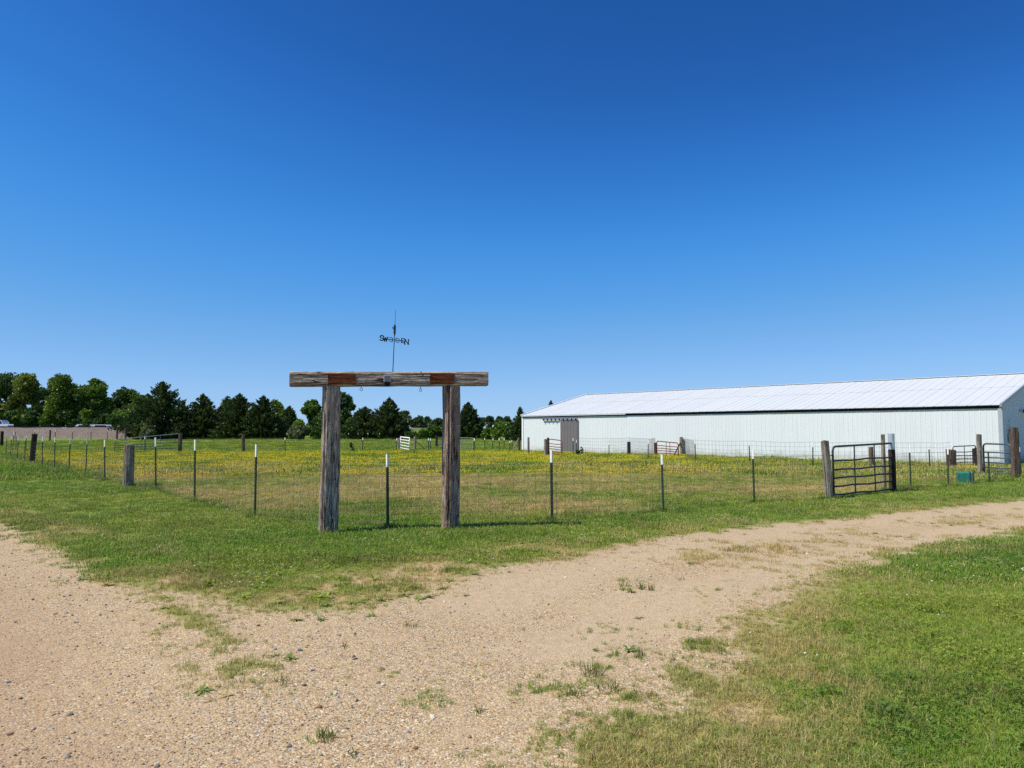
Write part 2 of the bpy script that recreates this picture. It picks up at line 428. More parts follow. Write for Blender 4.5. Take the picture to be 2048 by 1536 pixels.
# ------------------------------------------------------------------ ground sheet
def build_ground():
    rings = np.concatenate([[.0], .6 * (1900 / .6) ** np.linspace(0, 1, 230)])
    na = 640
    # finer angles ahead (+Y), coarser behind
    u = np.linspace(-1, 1, na, endpoint=False)
    ang = math.pi * (.42 * u + .58 * u ** 3) + math.pi / 2
    R, T = np.meshgrid(rings[1:], ang, indexing='ij')
    X = np.concatenate([[0.], (R * np.cos(T)).ravel()]); Y = np.concatenate([[0.], (R * np.sin(T)).ravel()])
    g, dry, fl, rd, pad = masks(X, Y)
    Z = hgt(X, Y) - .012 * rd * 0 + .018 * g * sstep(60, 20, np.hypot(X, Y))
    nr = len(rings) - 1
    idx = 1 + np.arange(nr * na).reshape(nr, na)
    a = idx[:-1]; b = idx[1:]
    q = np.stack([a, b, np.roll(b, -1, 1), np.roll(a, -1, 1)], -1).reshape(-1, 4)
    tri = np.stack([np.zeros(na, int), idx[0], np.roll(idx[0], -1)], -1)
    me = bpy.data.meshes.new('ground')
    V = np.stack([X, Y, Z], -1).astype(np.float32)
    me.vertices.add(len(V)); me.vertices.foreach_set('co', V.ravel())
    loops = np.concatenate([q.ravel(), tri.ravel()]).astype(np.int32)
    me.loops.add(len(loops)); me.loops.foreach_set('vertex_index', loops)
    st = np.concatenate([np.arange(len(q)) * 4, len(q) * 4 + np.arange(len(tri)) * 3]).astype(np.int32)
    me.polygons.add(len(st)); me.polygons.foreach_set('loop_start', st)
    me.polygons.foreach_set('use_smooth', np.ones(len(st), bool))
    me.update(calc_edges=True)
    for nm, arr in (('cover', g), ('dry', dry), ('flower', fl), ('dirt', rd), ('pasture', pad), ('track', masks.track)):
        at = me.attributes.new(nm, 'FLOAT', 'POINT'); at.data.foreach_set('value', arr.astype(np.float32))
    t = NT('ground_material')
    geo = t.new('NewGeometry'); P = geo.outputs['Position']
    cover, dryn, flow, dirt = (t.attr(k) for k in ('cover', 'dry', 'flower', 'dirt'))
    # gravel : two sizes of stones with their own colours, sand between
    stones = [(0.0, (.47, .345, .20)), (.2, (.31, .205, .11)), (.36, (.66, .56, .40)), (.50, (.26, .13, .055)), (.62, (.46, .33, .18)), (.76, (.19, .18, .175)), (.86, (.56, .41, .22))]
    v1 = t.new('TexVoronoi'); v1.inputs['Scale'].default_value = 165; t.l(P, v1.inputs['Vector'])
    v2 = t.new('TexVoronoi'); v2.inputs['Scale'].default_value = 72; t.l(P, v2.inputs['Vector'])
    sepa = t.new('SeparateColor'); t.l(v1.outputs['Color'], sepa.inputs[0])
    sepb = t.new('SeparateColor'); t.l(v2.outputs['Color'], sepb.inputs[0])
    c1 = t.ramp(sepa.outputs[0], stones, 'CONSTANT'); c2 = t.ramp(sepb.outputs[0], stones, 'CONSTANT')
    lump = t.noise(P, 1.7, 5, .6); lump2 = t.noise(P, 9, 5, .6)
    gcol = t.mix(t.ramp(sepb.outputs[1], [(.62, 0.0), (.66, 1.0)]), c1, c2)
    sand = t.mix(t.ramp(lump2, [(.35, 0.0), (.65, 1.0)]), (.41, .30, .165), (.53, .40, .245))
    gcol = t.mix(t.ramp(t.math('ADD', lump, t.math('MULTIPLY', lump2, .5)), [(.65, .05), (1.0, .55)]), gcol, sand)
    dcol = t.mix(t.ramp(lump2, [(.3, 0.0), (.7, 1.0)]), (.31, .20, .12), (.39, .265, .165))
    dcol = t.mix(.15, dcol, gcol)
    gcol = t.mix(t.math('MULTIPLY', dirt, .8), gcol, dcol)
    gcol = t.mix(t.math('MULTIPLY', t.attr('track'), .6), gcol, t.mix(t.ramp(lump2, [(.3, 0.0), (.7, 1.0)]), (.43, .325, .20), (.54, .42, .275)))
    # turf seen between the blades
    tn = t.noise(P, 38, 5, .75); tm = t.noise(P, 1.2, 5, .6); tf = t.noise(P, .14, 5, .6)
    green = t.mix(t.ramp(tn, [(.32, 0.0), (.68, 1.0)]), (.08, .125, .018), (.19, .27, .038))
    green = t.mix(t.ramp(tf, [(.35, 0.0), (.7, .6)]), green, (.20, .235, .05))
    tan = t.mix(t.ramp(tn, [(.32, 0.0), (.68, 1.0)]), (.25, .185, .066), (.50, .38, .165))
    dfac = t.math('ADD', dryn, t.math('MULTIPLY', t.math('SUBTRACT', tm, .5), .9), True)
    turf = t.mix(dfac, green, tan)
    spk = t.voro(P, 5.5)
    yel = t.math('MULTIPLY', flow, t.ramp(t.math('ADD', spk, t.math('MULTIPLY', tn, .35)), [(.46, .55), (.6, 0.0)]))
    turf = t.mix(yel, turf, (.60, .50, .04))
    cf = t.ramp(t.math('ADD', cover, t.math('MULTIPLY', t.math('SUBTRACT', tn, .5), .9)), [(.48, 0.0), (.78, 1.0)])
    col = t.mix(cf, gcol, turf)
    h1 = t.math('MULTIPLY', v2.outputs['Distance'], -.9)
    hh = t.math('ADD', t.math('ADD', h1, t.math('MULTIPLY', v1.outputs['Distance'], -.35)), t.math('MULTIPLY', lump2, 1.3))
    t.bump(hh, .6, .011)
    t.base(col, .95, 0, .1)
    o = link('ground', me, t.m)
    tag(o, 'flat ground of gravel tracks, mown verge and flowering pasture', None, None, 'structure')
build_ground()

# ------------------------------------------------------------------ geometry-node scatter (uncountable cover only)
def scatter(name, P, scl, rot, col, protos, label, category=None):
    n = len(P)
    me = bpy.data.meshes.new(name)
    me.vertices.add(n); me.vertices.foreach_set('co', P.astype(np.float32).ravel())
    at = me.attributes.new('scl', 'FLOAT_VECTOR', 'POINT'); at.data.foreach_set('vector', np.ascontiguousarray(scl, np.float32).ravel())
    at = me.attributes.new('rot', 'FLOAT_VECTOR', 'POINT'); at.data.foreach_set('vector', np.ascontiguousarray(rot, np.float32).ravel())
    at = me.attributes.new('col', 'FLOAT_COLOR', 'POINT'); at.data.foreach_set('color', np.concatenate([col, np.ones((n, 1))], 1).astype(np.float32).ravel())
    at = me.attributes.new('pick', 'INT', 'POINT'); at.data.foreach_set('value', RNG.integers(0, len(protos), n).astype(np.int32))
    me.materials.append(protos[0].materials[0])
    o = bpy.data.objects.new(name, me); COL.objects.link(o)
    ng = bpy.data.node_groups.new(name + '_nodes', 'GeometryNodeTree')
    ng.interface.new_socket('Geometry', in_out='INPUT', socket_type='NodeSocketGeometry')
    ng.interface.new_socket('Geometry', in_out='OUTPUT', socket_type='NodeSocketGeometry')
    N = ng.nodes; L = ng.links
    gi = N.new('NodeGroupInput'); go = N.new('NodeGroupOutput')
    iop = N.new('GeometryNodeInstanceOnPoints'); g2i = N.new('GeometryNodeGeometryToInstance')
    for pm in protos:
        po = bpy.data.objects.new(pm.name, pm)
        oi = N.new('GeometryNodeObjectInfo'); oi.inputs['Object'].default_value = po; oi.inputs['As Instance'].default_value = False
        L.new(oi.outputs['Geometry'], g2i.inputs[0])
    def na(nm, ty):
        a = N.new('GeometryNodeInputNamedAttribute'); a.data_type = ty; a.inputs['Name'].default_value = nm; return a.outputs['Attribute']
    e2r = N.new('FunctionNodeEulerToRotation')
    L.new(na('rot', 'FLOAT_VECTOR'), e2r.inputs[0])
    L.new(gi.outputs[0], iop.inputs['Points']); L.new(g2i.outputs[0], iop.inputs['Instance'])
    iop.inputs['Pick Instance'].default_value = True
    L.new(na('pick', 'INT'), iop.inputs['Instance Index'])
    L.new(e2r.outputs[0], iop.inputs['Rotation']); L.new(na('scl', 'FLOAT_VECTOR'), iop.inputs['Scale'])
    L.new(iop.outputs[0], go.inputs[0])
    md = o.modifiers.new('scatter', 'NODES'); md.node_group = ng
    tag(o, label, category, None, 'stuff')
    return o

M['blade'] = leaf_mat('grass_blade', None, None, .3, True)
M['pebble'] = None
def pebble_mat():
    t = NT('pebble_stone')
    n = t.noise(t.coord('Object'), 3.0, 4)
    c = t.mix(.35, t.attr('col', 'Color', 'INSTANCER'), t.ramp(n, [(.3, .35), (.7, 1.0)]), 'MULTIPLY')
    return t.base(c, .85, 0, .2)
M['pebble'] = pebble_mat()

def blades_proto(name, n, rad, h0, h1, w, lean, drypart=.15, segs=2):
    V = []; tint = []
    for i in range(n):
        a = random.uniform(0, 6.283); rr = rad * math.sqrt(random.random())
        b = Vector((rr * math.cos(a), rr * math.sin(a), -.004))
        az = random.uniform(0, 6.283); ln = abs(random.gauss(0, lean)); h = random.uniform(h0, h1)
        d = Vector((math.cos(az), math.sin(az), 0)); s = Vector((-math.sin(az), math.cos(az), 0)) * w * random.uniform(.6, 1.2)
        fa = random.uniform(0, 3.14); s = Matrix.Rotation(fa, 3, 'Z') @ s
        p1 = b + d * h * ln * .35 + Vector((0, 0, h * .6)); p2 = b + d * h * ln + Vector((0, 0, h * max(.25, 1 - ln * .35)))
        tv = random.uniform(.7, 1.25)
        V.append((b - s * .5, b + s * .5, p1 + s * .42, p1 - s * .42)); tint.append(tv)
        V.append((p1 - s * .42, p1 + s * .42, p2 + s * .06, p2 - s * .06)); tint.append(tv * 1.08)
    me = quads_mesh(name, np.array([[tuple(p) for p in q] for q in V]), 4, tint)
    me.materials.append(M['blade']); return me

def clover_proto(name, n, rad, h, ls):
    V = []; tint = []
    for i in range(n):
        a = random.uniform(0, 6.283); rr = rad * math.sqrt(random.random())
        c = Vector((rr * math.cos(a), rr * math.sin(a), h * random.uniform(.4, 1)))
        tilt = Matrix.Rotation(random.uniform(-.5, .5), 3, 'X') @ Matrix.Rotation(random.uniform(-.5, .5), 3, 'Y')
        t0 = random.uniform(.8, 1.2); a0 = random.uniform(0, 6.28)
        for k in range(3):
            an = a0 + k * 2.094; d = Vector((math.cos(an), math.sin(an), 0)); s = Vector((-d.y, d.x, 0))
            q = [c, c + tilt @ (d * ls * .6 + s * ls * .45), c + tilt @ (d * ls * 1.1), c + tilt @ (d * ls * .6 - s * ls * .45)]
            V.append(q); tint.append(t0 * random.uniform(.92, 1.08))
    me = quads_mesh(name, np.array([[tuple(p) for p in q] for q in V]), 4, tint)
    me.materials.append(M['blade']); return me

def rock_proto(name, sub=1, flat=.6):
    bm = bmesh.new(); bmesh.ops.create_icosphere(bm, subdivisions=sub, radius=.5)
    s = random.uniform(0, 50)
    for v in bm.verts:
        k = 1 + .55 * (mnoise.noise(v.co * 2.2 + Vector((s, s, s))))
        v.co = Vector((v.co.x * k * random.uniform(.9, 1.1), v.co.y * k * .8, v.co.z * k * flat))
    me = bpy.data.meshes.new(name); bm.to_mesh(me); bm.free(); me.materials.append(M['pebble']); return me

def points(r0, r1, dens, half=math.radians(47), jit=None):
    """random ground points in the sector ahead, dens(r) per square metre"""
    out = []
    edges = np.geomspace(r0, r1, 14)
    for a, b in zip(edges[:-1], edges[1:]):
        n = int(dens((a * b) ** .5) * half * (b * b - a * a))
        r = np.sqrt(RNG.uniform(a * a, b * b, n)); t = RNG.uniform(-half, half, n)
        out.append(np.stack([r * np.sin(t), r * np.cos(t)], -1))
    P = np.concatenate(out)
    return P[P[:, 1] > 1.5]

def lerp(a, b, t): return np.asarray(a) * (1 - t)[:, None] + np.asarray(b) * t[:, None]

# keep grass out of the barn, posts of the gateway and the embankment
BARN_P = Vector((.86, 57.0)); BARN_U = Vector((21.74, -23.5)).normalized(); BARN_V = Vector((-BARN_U.y, BARN_U.x)); BARN_L = 32.0; BARN_W = 15.1
def in_barn(x, y):
    u = (x - BARN_P.x) * BARN_U.x + (y - BARN_P.y) * BARN_U.y; v = (x - BARN_P.x) * BARN_V.x + (y - BARN_P.y) * BARN_V.y
    return (u > -.1) & (u < BARN_L + .1) & (v > -.05) & (v < BARN_W + .1)

def grass_layer(name, label, r0, r1, dens, protos, smin, smax, keep=None, power=1.0, dryk=1.0, green=(.172, .300, .030), extra=None, cat=None):
    P = points(r0, r1, dens)
    x, y = P[:, 0], P[:, 1]
    g, dry, fl, rd, pad = masks(x, y)
    ok = (RNG.random(len(x)) < g ** power) & ~in_barn(x, y)
    if keep is not None: ok &= keep(x, y, g, dry, fl, pad)
    P = P[ok]; x, y, g, dry, pad = x[ok], y[ok], g[ok], dry[ok], pad[ok]
    n = len(P)
    z = hgt(x, y) + .018 * g * sstep(60, 20, np.hypot(x, y)) - .004
    lush = fbm(x * .9, y * .9, 44); hue = fbm(x * .35, y * .35, 61)
    dd = dryk * np.clip(dry + RNG.normal(0, .22, n) - .08, 0, 1)
    dd = np.where(RNG.random(n) < dry * .5 * dryk, np.maximum(dd, .8), dd)
    cg = lerp(green, (.31, .375, .05), np.clip((hue - .35) * 2.2 + RNG.normal(0, .2, n), 0, 1))
    cg = lerp(cg, (.06, .135, .03), np.clip((lush - .52) * 4, 0, 1) * .7) if False else cg * (1 - .28 * np.clip((lush - .54) * 4, 0, 1))[:, None]
    c = cg * (1 - dd)[:, None] + np.array((.56, .435, .185)) * dd[:, None]
    c = c * RNG.uniform(.8, 1.2, n)[:, None]
    s = RNG.uniform(smin, smax, n) * (.55 + .45 * g)
    lushs = 1 + .45 * np.clip((lush - .54) * 4, 0, 1)
    S = np.stack([s, s, s * RNG.uniform(.7, 1.3, n) * lushs * np.where(pad > .5, 1.25, 1)], -1)
    rot = np.stack([RNG.normal(0, .08, n), RNG.normal(0, .08, n), RNG.uniform(0, 6.283, n)], -1)
    return scatter(name, np.stack([x, y, z], -1), S, rot, c, protos, label, cat)

near_p = [blades_proto('grass_clump', 16, .028, .018, .052, .0036, .8) for _ in range(6)]
grass_layer('lawn_grass', 'short mown grass of the verge in the foreground', 2.2, 9.5, lambda r: min(2100, 21000 / r ** 1.75), near_p, .8, 1.35, power=1.3)
seed_p = [blades_proto('dry_stalk_clump', 7, .03, .05, .10, .0032, .55) for _ in range(4)]
grass_layer('dry_grass', 'pale dry grass stalks standing through the verge', 2.4, 14, lambda r: min(190, 1300 / r ** 1.3), seed_p, .7, 1.1, keep=lambda x, y, g, d, f, p: RNG.random(len(x)) < np.clip(d * 1.9 - .1, 0, 1), green=(.55, .46, .22))
clov_p = [clover_proto('clover_clump', 16, .07, .045, .0105) for _ in range(4)]
grass_layer('clover_leaves', 'patches of dark green clover leaves in the verge', 2.4, 13, lambda r: min(260, 2600 / r ** 1.6), clov_p, .8, 1.3, keep=lambda x, y, g, d, f, p: (fbm(x * .9, y * .9, 44) > .55) & (g > .6) & (d < .3), green=(.12, .225, .034), dryk=0.0)
def rosette(name, n, L):
    V = []; tint = []
    for i in range(n):
        a = random.uniform(0, 6.283); d = Vector((math.cos(a), math.sin(a), 0)); q = Vector((-d.y, d.x, 0)); l = L * random.uniform(.6, 1.1); u = random.uniform(.15, .7)
        p0 = Vector((0, 0, .01)); p1 = d * l * .5 + Vector((0, 0, l * u * .7)); p2 = d * l + Vector((0, 0, l * u * .6)); tv = random.uniform(.75, 1.25)
        V.append((p0 - q * .003, p0 + q * .003, p1 + q * l * .14, p1 - q * l * .14)); V.append((p1 - q * l * .14, p1 + q * l * .14, p2 + q * .002, p2 - q * .002)); tint += [tv, tv]
    me = quads_mesh(name, np.array([[tuple(p) for p in q] for q in V]), 4, tint); me.materials.append(M['blade']); return me
grass_layer('broadleaf_weeds', 'low broad-leaved weeds growing through the mown verge', 2.4, 16, lambda r: min(26, 150 / r), [rosette('weed_rosette', 11, .075) for _ in range(4)], .6, 1.5, keep=lambda x, y, g, d, f, p: RNG.random(len(x)) < sstep(.40, .62, fbm(x * .7 + 3, y * .7, 52)), green=(.12, .225, .035), dryk=.2)
mid_p = [blades_proto('verge_grass_clump', 46, .13, .022, .065, .0075, .8) for _ in range(5)]
grass_layer('verge_grass', 'short green grass of the verge along the fence', 9.0, 30, lambda r: 4200 / r ** 1.55, mid_p, .85, 1.3)
far_p = [blades_proto('pasture_grass_clump', 60, .42, .05, .13, .022, .7) for _ in range(5)]
grass_layer('pasture_grass', 'mottled green and tan grass of the pasture', 28, 125, lambda r: 2600 / r ** 1.75, far_p, .9, 1.4)

# flowers
def ball_proto(name, r, stem, n=1, spread=0, flat=.75, sub=1):
    mb = []
    bm = bmesh.new()
    for k in range(n):
        b = Vector((random.uniform(-spread, spread), random.uniform(-spread, spread), stem * random.uniform(.75, 1.1)))
        bmesh.ops.create_icosphere(bm, subdivisions=sub, radius=r * random.uniform(.8, 1.15), matrix=Matrix.Translation(b) @ Matrix.Diagonal((1, 1, flat, 1)))
    me = bpy.data.meshes.new(name); bm.to_mesh(me); bm.free()
    at = me.attributes.new('tint', 'FLOAT', 'FACE'); at.data.foreach_set('value', np.array([random.uniform(.85, 1.1) for _ in me.polygons], np.float32))
    me.materials.append(M['blade']); return me

def flower_layer(name, label, r0, r1, dens, protos, accept, col, smin=.7, smax=1.2):
    P = points(r0, r1, dens); x, y = P[:, 0], P[:, 1]
    g, dry, fl, rd, pad = masks(x, y)
    ok = (RNG.random(len(x)) < accept(x, y, g, fl, pad)) & ~in_barn(x, y); x, y = x[ok], y[ok]; n = len(x)
    s = RNG.uniform(smin, smax, n)
    scatter(name, np.stack([x, y, hgt(x, y)], -1), np.stack([s, s, s], -1), np.stack([np.zeros(n), np.zeros(n), RNG.uniform(0, 6.28, n)], -1), np.array(col) * RNG.uniform(.8, 1.1, n)[:, None], protos, label)

flower_layer('clover_flowers', 'white clover heads dotted through the mown verge', 2.5, 26, lambda r: min(30, 160 / r), [ball_proto('clover_head', .0095, .06), ball_proto('clover_head_pair', .009, .055, 2, .06)],
             lambda x, y, g, f, p: (1 - p) * (g > .8) * (sstep(.52, .72, fbm(x * .6 + 3, y * .6, 77)) * .9 + .03), (.82, .79, .66))
flower_layer('near_yellow_flowers', 'yellow buttercups sprinkled through the tan pasture', 12, 34, lambda r: 34, [ball_proto('buttercup', .011, .11, 2, .12), ball_proto('buttercup_group', .010, .11, 3, .15)],
             lambda x, y, g, f, p: p * np.clip(f * .8 + .05, 0, 1), (.80, .66, .03))
flower_layer('yellow_flowers', 'band of yellow buttercups blooming across the pasture', 26, 120, lambda r: min(11, 11 * (40 / r) ** 1.3), [ball_proto('buttercup_drift', .0165, .13, 14, .42, .7, 1) for _ in range(3)],
             lambda x, y, g, f, p: p * np.clip(f, 0, 1), (.82, .68, .03))

# pebbles
STONE = np.array([(.56, .44, .28), (.68, .60, .46), (.46, .31, .18), (.30, .28, .26), (.55, .42, .24), (.44, .35, .25), (.33, .18, .10), (.38, .355, .33), (.66, .60, .50)])
reb = [rock_proto('pebble') for _ in range(6)]
def pebbles(name, label, r0, r1, dens, smin, smax, expo, accept):
    P = points(r0, r1, dens); x, y = P[:, 0], P[:, 1]
    g, dry, fl, rd, pad = masks(x, y)
    ok = RNG.random(len(x)) < accept(x, y, rd) * (1 - .6 * masks.track) * (1 - sstep(.25, .7, g)); x, y = x[ok], y[ok]; rd = rd[ok]; n = len(x)
    s = smin + (smax - smin) * RNG.random(n) ** expo
    c = STONE[RNG.integers(0, len(STONE), n)] * RNG.uniform(.75, 1.1, n)[:, None]
    c = c * (1 - .45 * rd)[:, None] + np.array((.40, .29, .19)) * (.45 * rd)[:, None]
    S = np.stack([s, s * RNG.uniform(.7, 1.2, n), s * RNG.uniform(.6, 1.1, n)], -1)
    scatter(name, np.stack([x, y, hgt(x, y) + s * .12], -1), S, np.stack([RNG.normal(0, .25, n), RNG.normal(0, .25, n), RNG.uniform(0, 6.28, n)], -1), c, reb, label)
pebbles('fine_gravel', 'small tan and grey stones covering the gravel tracks', 2.2, 13, lambda r: min(2600, 26000 / r ** 1.9), .006, .018, 2.0, lambda x, y, rd: (.35 + .65 * sstep(.35, .6, fbm(x * 1.4, y * 1.4, 90))) * (1 - .55 * rd))
pebbles('coarse_gravel', 'larger loose stones lying on the gravel tracks', 2.2, 12, lambda r: 85, .014, .042, 3.2, lambda x, y, rd: np.clip(sstep(.42, .68, fbm(x * .9 + 7, y * .9, 91)) * .8 * (1 - .5 * rd) + .06 + .9 * sstep(.7, .15, strip(S_RIDGE, x, y) + .4 * (fbm(x * 3, y * 3, 12) - .5)), 0, 1))

# ------------------------------------------------------------------ railway embankment, highway, far bank (setting)
def prism(name, mat, xs, prof, label):
    """profile (y, z) swept along x with a little unevenness"""
    V = []; F = []; m = len(prof)
    for i, x in enumerate(xs):
        for j, (y, z) in enumerate(prof):
            V.append((x, y + .25 * math.sin(x * .31 + j * 2.1), z + (.06 * math.sin(x * .9 + j) if z > .3 else 0)))
    for i in range(len(xs) - 1):
        for j in range(m - 1):
            F.append((i * m + j, (i + 1) * m + j, (i + 1) * m + j + 1, i * m + j + 1))
    o = MB().add(V, F).build(name, mat)
    return tag(o, label, None, None, 'structure')

t = NT('ballast_stone')
geo = t.new('NewGeometry')
v = t.new('TexVoronoi'); v.inputs['Scale'].default_value = 6; t.l(geo.outputs['Position'], v.inputs['Vector'])
sx = t.new('SeparateColor'); t.l(v.outputs['Color'], sx.inputs[0])
cst = t.ramp(sx.outputs[0], [(0, (.12, .10, .085)), (.3, (.19, .15, .12)), (.6, (.16, .145, .135)), (.85, (.25, .205, .175))], 'CONSTANT')
cst = t.mix(t.ramp(t.noise(geo.outputs['Position'], .5, 4), [(.4, 0.0), (.7, .6)]), cst, (.17, .11, .08))
t.bump(v.outputs['Distance'], .8, .1)
M['ballast'] = t.base(cst, .95)
M['bank_turf'] = None
t = NT('rough_bank_turf')
geo = t.new('NewGeometry'); P_ = geo.outputs['Position']
c = t.mix(t.ramp(t.noise(P_, 3, 5), [(.3, 0.0), (.7, 1.0)]), (.055, .095, .02), (.14, .19, .045))
M['bank_turf'] = t.base(t.mix(t.ramp(t.noise(P_, .25, 4), [(.4, 0.0), (.7, .6)]), c, (.16, .18, .05)), .95)
M['asphalt'] = plain('grey_asphalt', (.20, .20, .20), .9, 0, .1, 1)

RY = 132.0
xs = np.linspace(-190, -44, 60)
prism('railway_embankment', M['ballast'], xs, [(RY - 4.2, .0), (RY - 3.6, .35), (RY - .2, 2.1), (RY + .3, 2.22), (RY + 3.6, 2.22), (RY + 6.5, .6)], 'brown stone ballast bank carrying the railway at far left')
mb = MB()
for yy in (RY + 1.1, RY + 2.55):
    mb.box((-117, yy, 2.36), (146, .07, .17)); mb.box((-117, yy, 2.46), (146, .075, .04))
o = mb.build('railway_track', M['black']); tag(o, 'pair of dark steel rails on top of the ballast bank', None, None, 'structure')
prism('road', M['asphalt'], np.linspace(-230, -40, 30), [(143, 1.75), (143.4, 1.95), (151, 1.98), (151.4, 1.75)], 'grey highway running behind the railway')
prism('grass_bank', M['bank_turf'], np.linspace(-62, 40, 40), [(188, .5), (204, 2.1), (207, 2.35), (216, 2.38), (218, 1.5)], 'low green roadside bank in the distance')
prism('far_road', M['asphalt'], np.linspace(-62, 40, 20), [(207.5, 2.40), (208, 2.52), (214, 2.52), (214.4, 2.40)], 'pale grey far road along the top of the bank')

# ------------------------------------------------------------------ barn
def build_barn():
    barn = empty('barn', (BARN_P.x, BARN_P.y, 0), math.atan2(BARN_U.y, BARN_U.x))
    tag(barn, 'long white metal barn with low gabled roof and grey sliding door', 'barn')
    EAVE, RIDGE = 2.85, 4.70
    half = BARN_W / 2; slope = (RIDGE - EAVE) / half
    NP = 34; PW = BARN_L / NP
    def profile(w, ribs, amp, base=0.0):
        pts = []
        pitch = w / ribs
        for k in range(ribs):
            x = k * pitch
            pts += [(x, base), (x + .06 * 1, base + 0), (x + .075, base + amp), (x + .105, base + amp), (x + .12, base)]
            # two minor swells between ribs
            m = x + .12 + (pitch - .12) / 2
            pts += [(m - .02, base), (m, base + amp * .25), (m + .02, base)]
        pts.append((w, base))
        return pts
    def sheet(name, w, ribs, amp, L0, L1f):
        """vertical sheet, x along, -y outward, z from L0 to L1f(x)"""
        pts = profile(w, ribs, amp); vs = []; fs = []
        for x, d in pts: vs += [(x, -d, L0), (x, -d, L1f(x))]
        for i in range(len(pts) - 1): fs.append((2 * i, 2 * i + 2, 2 * i + 3, 2 * i + 1))
        mb = MB().add(vs, fs)
        return mb.mesh(name)
    wall_me = sheet('wall_panel', PW, 4, .008, -.05, lambda x: 2.66); wall_me.materials.append(M['wall_sheet'])
    D0, D1 = .1283 * BARN_L, .1828 * BARN_L
    for k in range(NP):
        link('wall_panel', wall_me, None, barn, (k * PW, -.002 * (k % 2), 0))
    # roof, front slope, two courses of sheets lapped at mid slope
    sl = math.hypot(half, RIDGE - EAVE); ang = math.atan2(RIDGE - EAVE, half)
    over = .16
    def rsheet(name, w, L):
        pts = profile(w, 2, .016); vs = []; fs = []
        for x, d in pts: vs += [(x, 0, d), (x, L, d)]
        for i in range(len(pts) - 1): fs.append((2 * i, 2 * i + 2, 2 * i + 3, 2 * i + 1))
        n = len(vs)
        mb = MB().add(vs, fs)
        mb.box((w / 2, L / 2, -.012), (w - .004, L - .004, .012))
        return mb.mesh(name)
    lowL = (sl + over) * .56; upL = (sl + over) * .46
    r_lo = rsheet('roof_panel', PW, lowL); r_lo.materials.append(M['roof_sheet'])
    r_up = rsheet('roof_panel_upper', PW, upL); r_up.materials.append(M['roof_sheet'])
    def on_slope(s, lift): return (-over * math.cos(ang) + s * math.cos(ang) - lift * math.sin(ang), EAVE - over * math.sin(ang) + s * math.sin(ang) + lift * math.cos(ang))
    for k in range(NP):
        lift = .004 * (k % 2)
        y, z = on_slope(0, lift); link('roof_panel', r_lo, None, barn, (k * PW, y, z), (ang, 0, 0))
        y, z = on_slope(sl + over - upL, .012 + lift); link('roof_panel', r_up, None, barn, (k * PW, y, z), (ang, 0, 0))
    # rear slope, rear wall, far gable : single sheets
    mb = MB()
    mb.add([(-.1, half, RIDGE), (BARN_L + .1, half, RIDGE), (BARN_L + .1, BARN_W + .2, EAVE - .05), (-.1, BARN_W + .2, EAVE - .05)], [(0, 1, 2, 3)])
    mb.build('rear_roof', M['roof_sheet'], barn)
    MB().add([(0, BARN_W, -.05), (BARN_L, BARN_W, -.05), (BARN_L, BARN_W, EAVE), (0, BARN_W, EAVE)], [(0, 1, 2, 3)]).build('rear_wall', M['wall_sheet'], barn)
    MB().add([(0, 0, -.05), (0, BARN_W, -.05), (0, BARN_W, EAVE), (0, half, RIDGE), (0, 0, EAVE)], [(0, 1, 2, 3, 4)]).build('gable_wall', M['wall_sheet'], barn)
    # near gable : ribbed sheets cut to the roof line
    NG = 18; GW = BARN_W / NG
    for k in range(NG):
        y0 = k * GW
        f = lambda x: EAVE - .03 + slope * (y0 + x if y0 + x < half else BARN_W - y0 - x)
        me = sheet('gable_panel', GW, 4, .036, -.05, f)
        link('gable_panel', me, M['wall_sheet'], barn, (BARN_L + .002 * (k % 2), y0, 0), (0, 0, math.pi / 2))
    MB().box((BARN_L / 2, half, RIDGE + .035), (BARN_L + .12, .34, .025)).build('ridge_cap', M['roof_sheet'], barn)
    # rake trims and corner trims
    R = Matrix.Rotation(ang, 3, 'X')
    MB().box((BARN_L + .05, half / 2 - .08, (EAVE + RIDGE) / 2 - .02), (.09, sl + .2, .16), R).build('rake_trim', M['trim_grey'], barn)
    MB().box((BARN_L + .05, half * 1.5 + .08, (EAVE + RIDGE) / 2 - .02), (.09, sl + .2, .16), Matrix.Rotation(-ang, 3, 'X')).build('rake_trim', M['trim_grey'], barn)
    MB().box((-.05, half / 2 - .08, (EAVE + RIDGE) / 2), (.07, sl + .2, .14), R).build('rake_trim', M['trim_white'], barn)
    MB().box((-.01, -.035, 1.38), (.16, .03, 2.86)).box((-.085, .04, 1.38), (.03, .14, 2.86)).build('corner_trim', M['trim_white'], barn)
    MB().box((BARN_L - .03, -.04, 1.36), (.16, .03, 2.82)).box((BARN_L + .055, .04, 1.36), (.03, .17, 2.82)).build('corner_trim', M['trim_grey'], barn)
    # eave : white fascia on the left third, shade of the open gap painted as a black strip on the rest
    XS = .32 * BARN_L
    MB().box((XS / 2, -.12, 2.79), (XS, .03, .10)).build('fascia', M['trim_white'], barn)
    MB().box((XS / 2, -.06, 2.70), (XS, .07, .06)).build('eave_shadow_strip', M['gap_shade'], barn)
    MB().box(((XS + BARN_L) / 2, -.035, 2.75), (BARN_L - XS - .12, .05, .17)).build('eave_gap_shade', M['gap_shade'], barn)  # solid strip painted near-black as the unlit gap below the roof edge
    MB().box((BARN_L / 2, .12, 2.72), (BARN_L - .1, .1, .3)).build('eave_gap_backing', M['gap_shade'], barn)  # near-black backing added behind the wall top to keep the gap dark
    # sliding door with its track and hangers
    door = MB().box(((D0 + D1) / 2, -.075, 1.21), (D1 - D0, .05, 2.44)).build('sliding_door', M['door_grey'], barn)
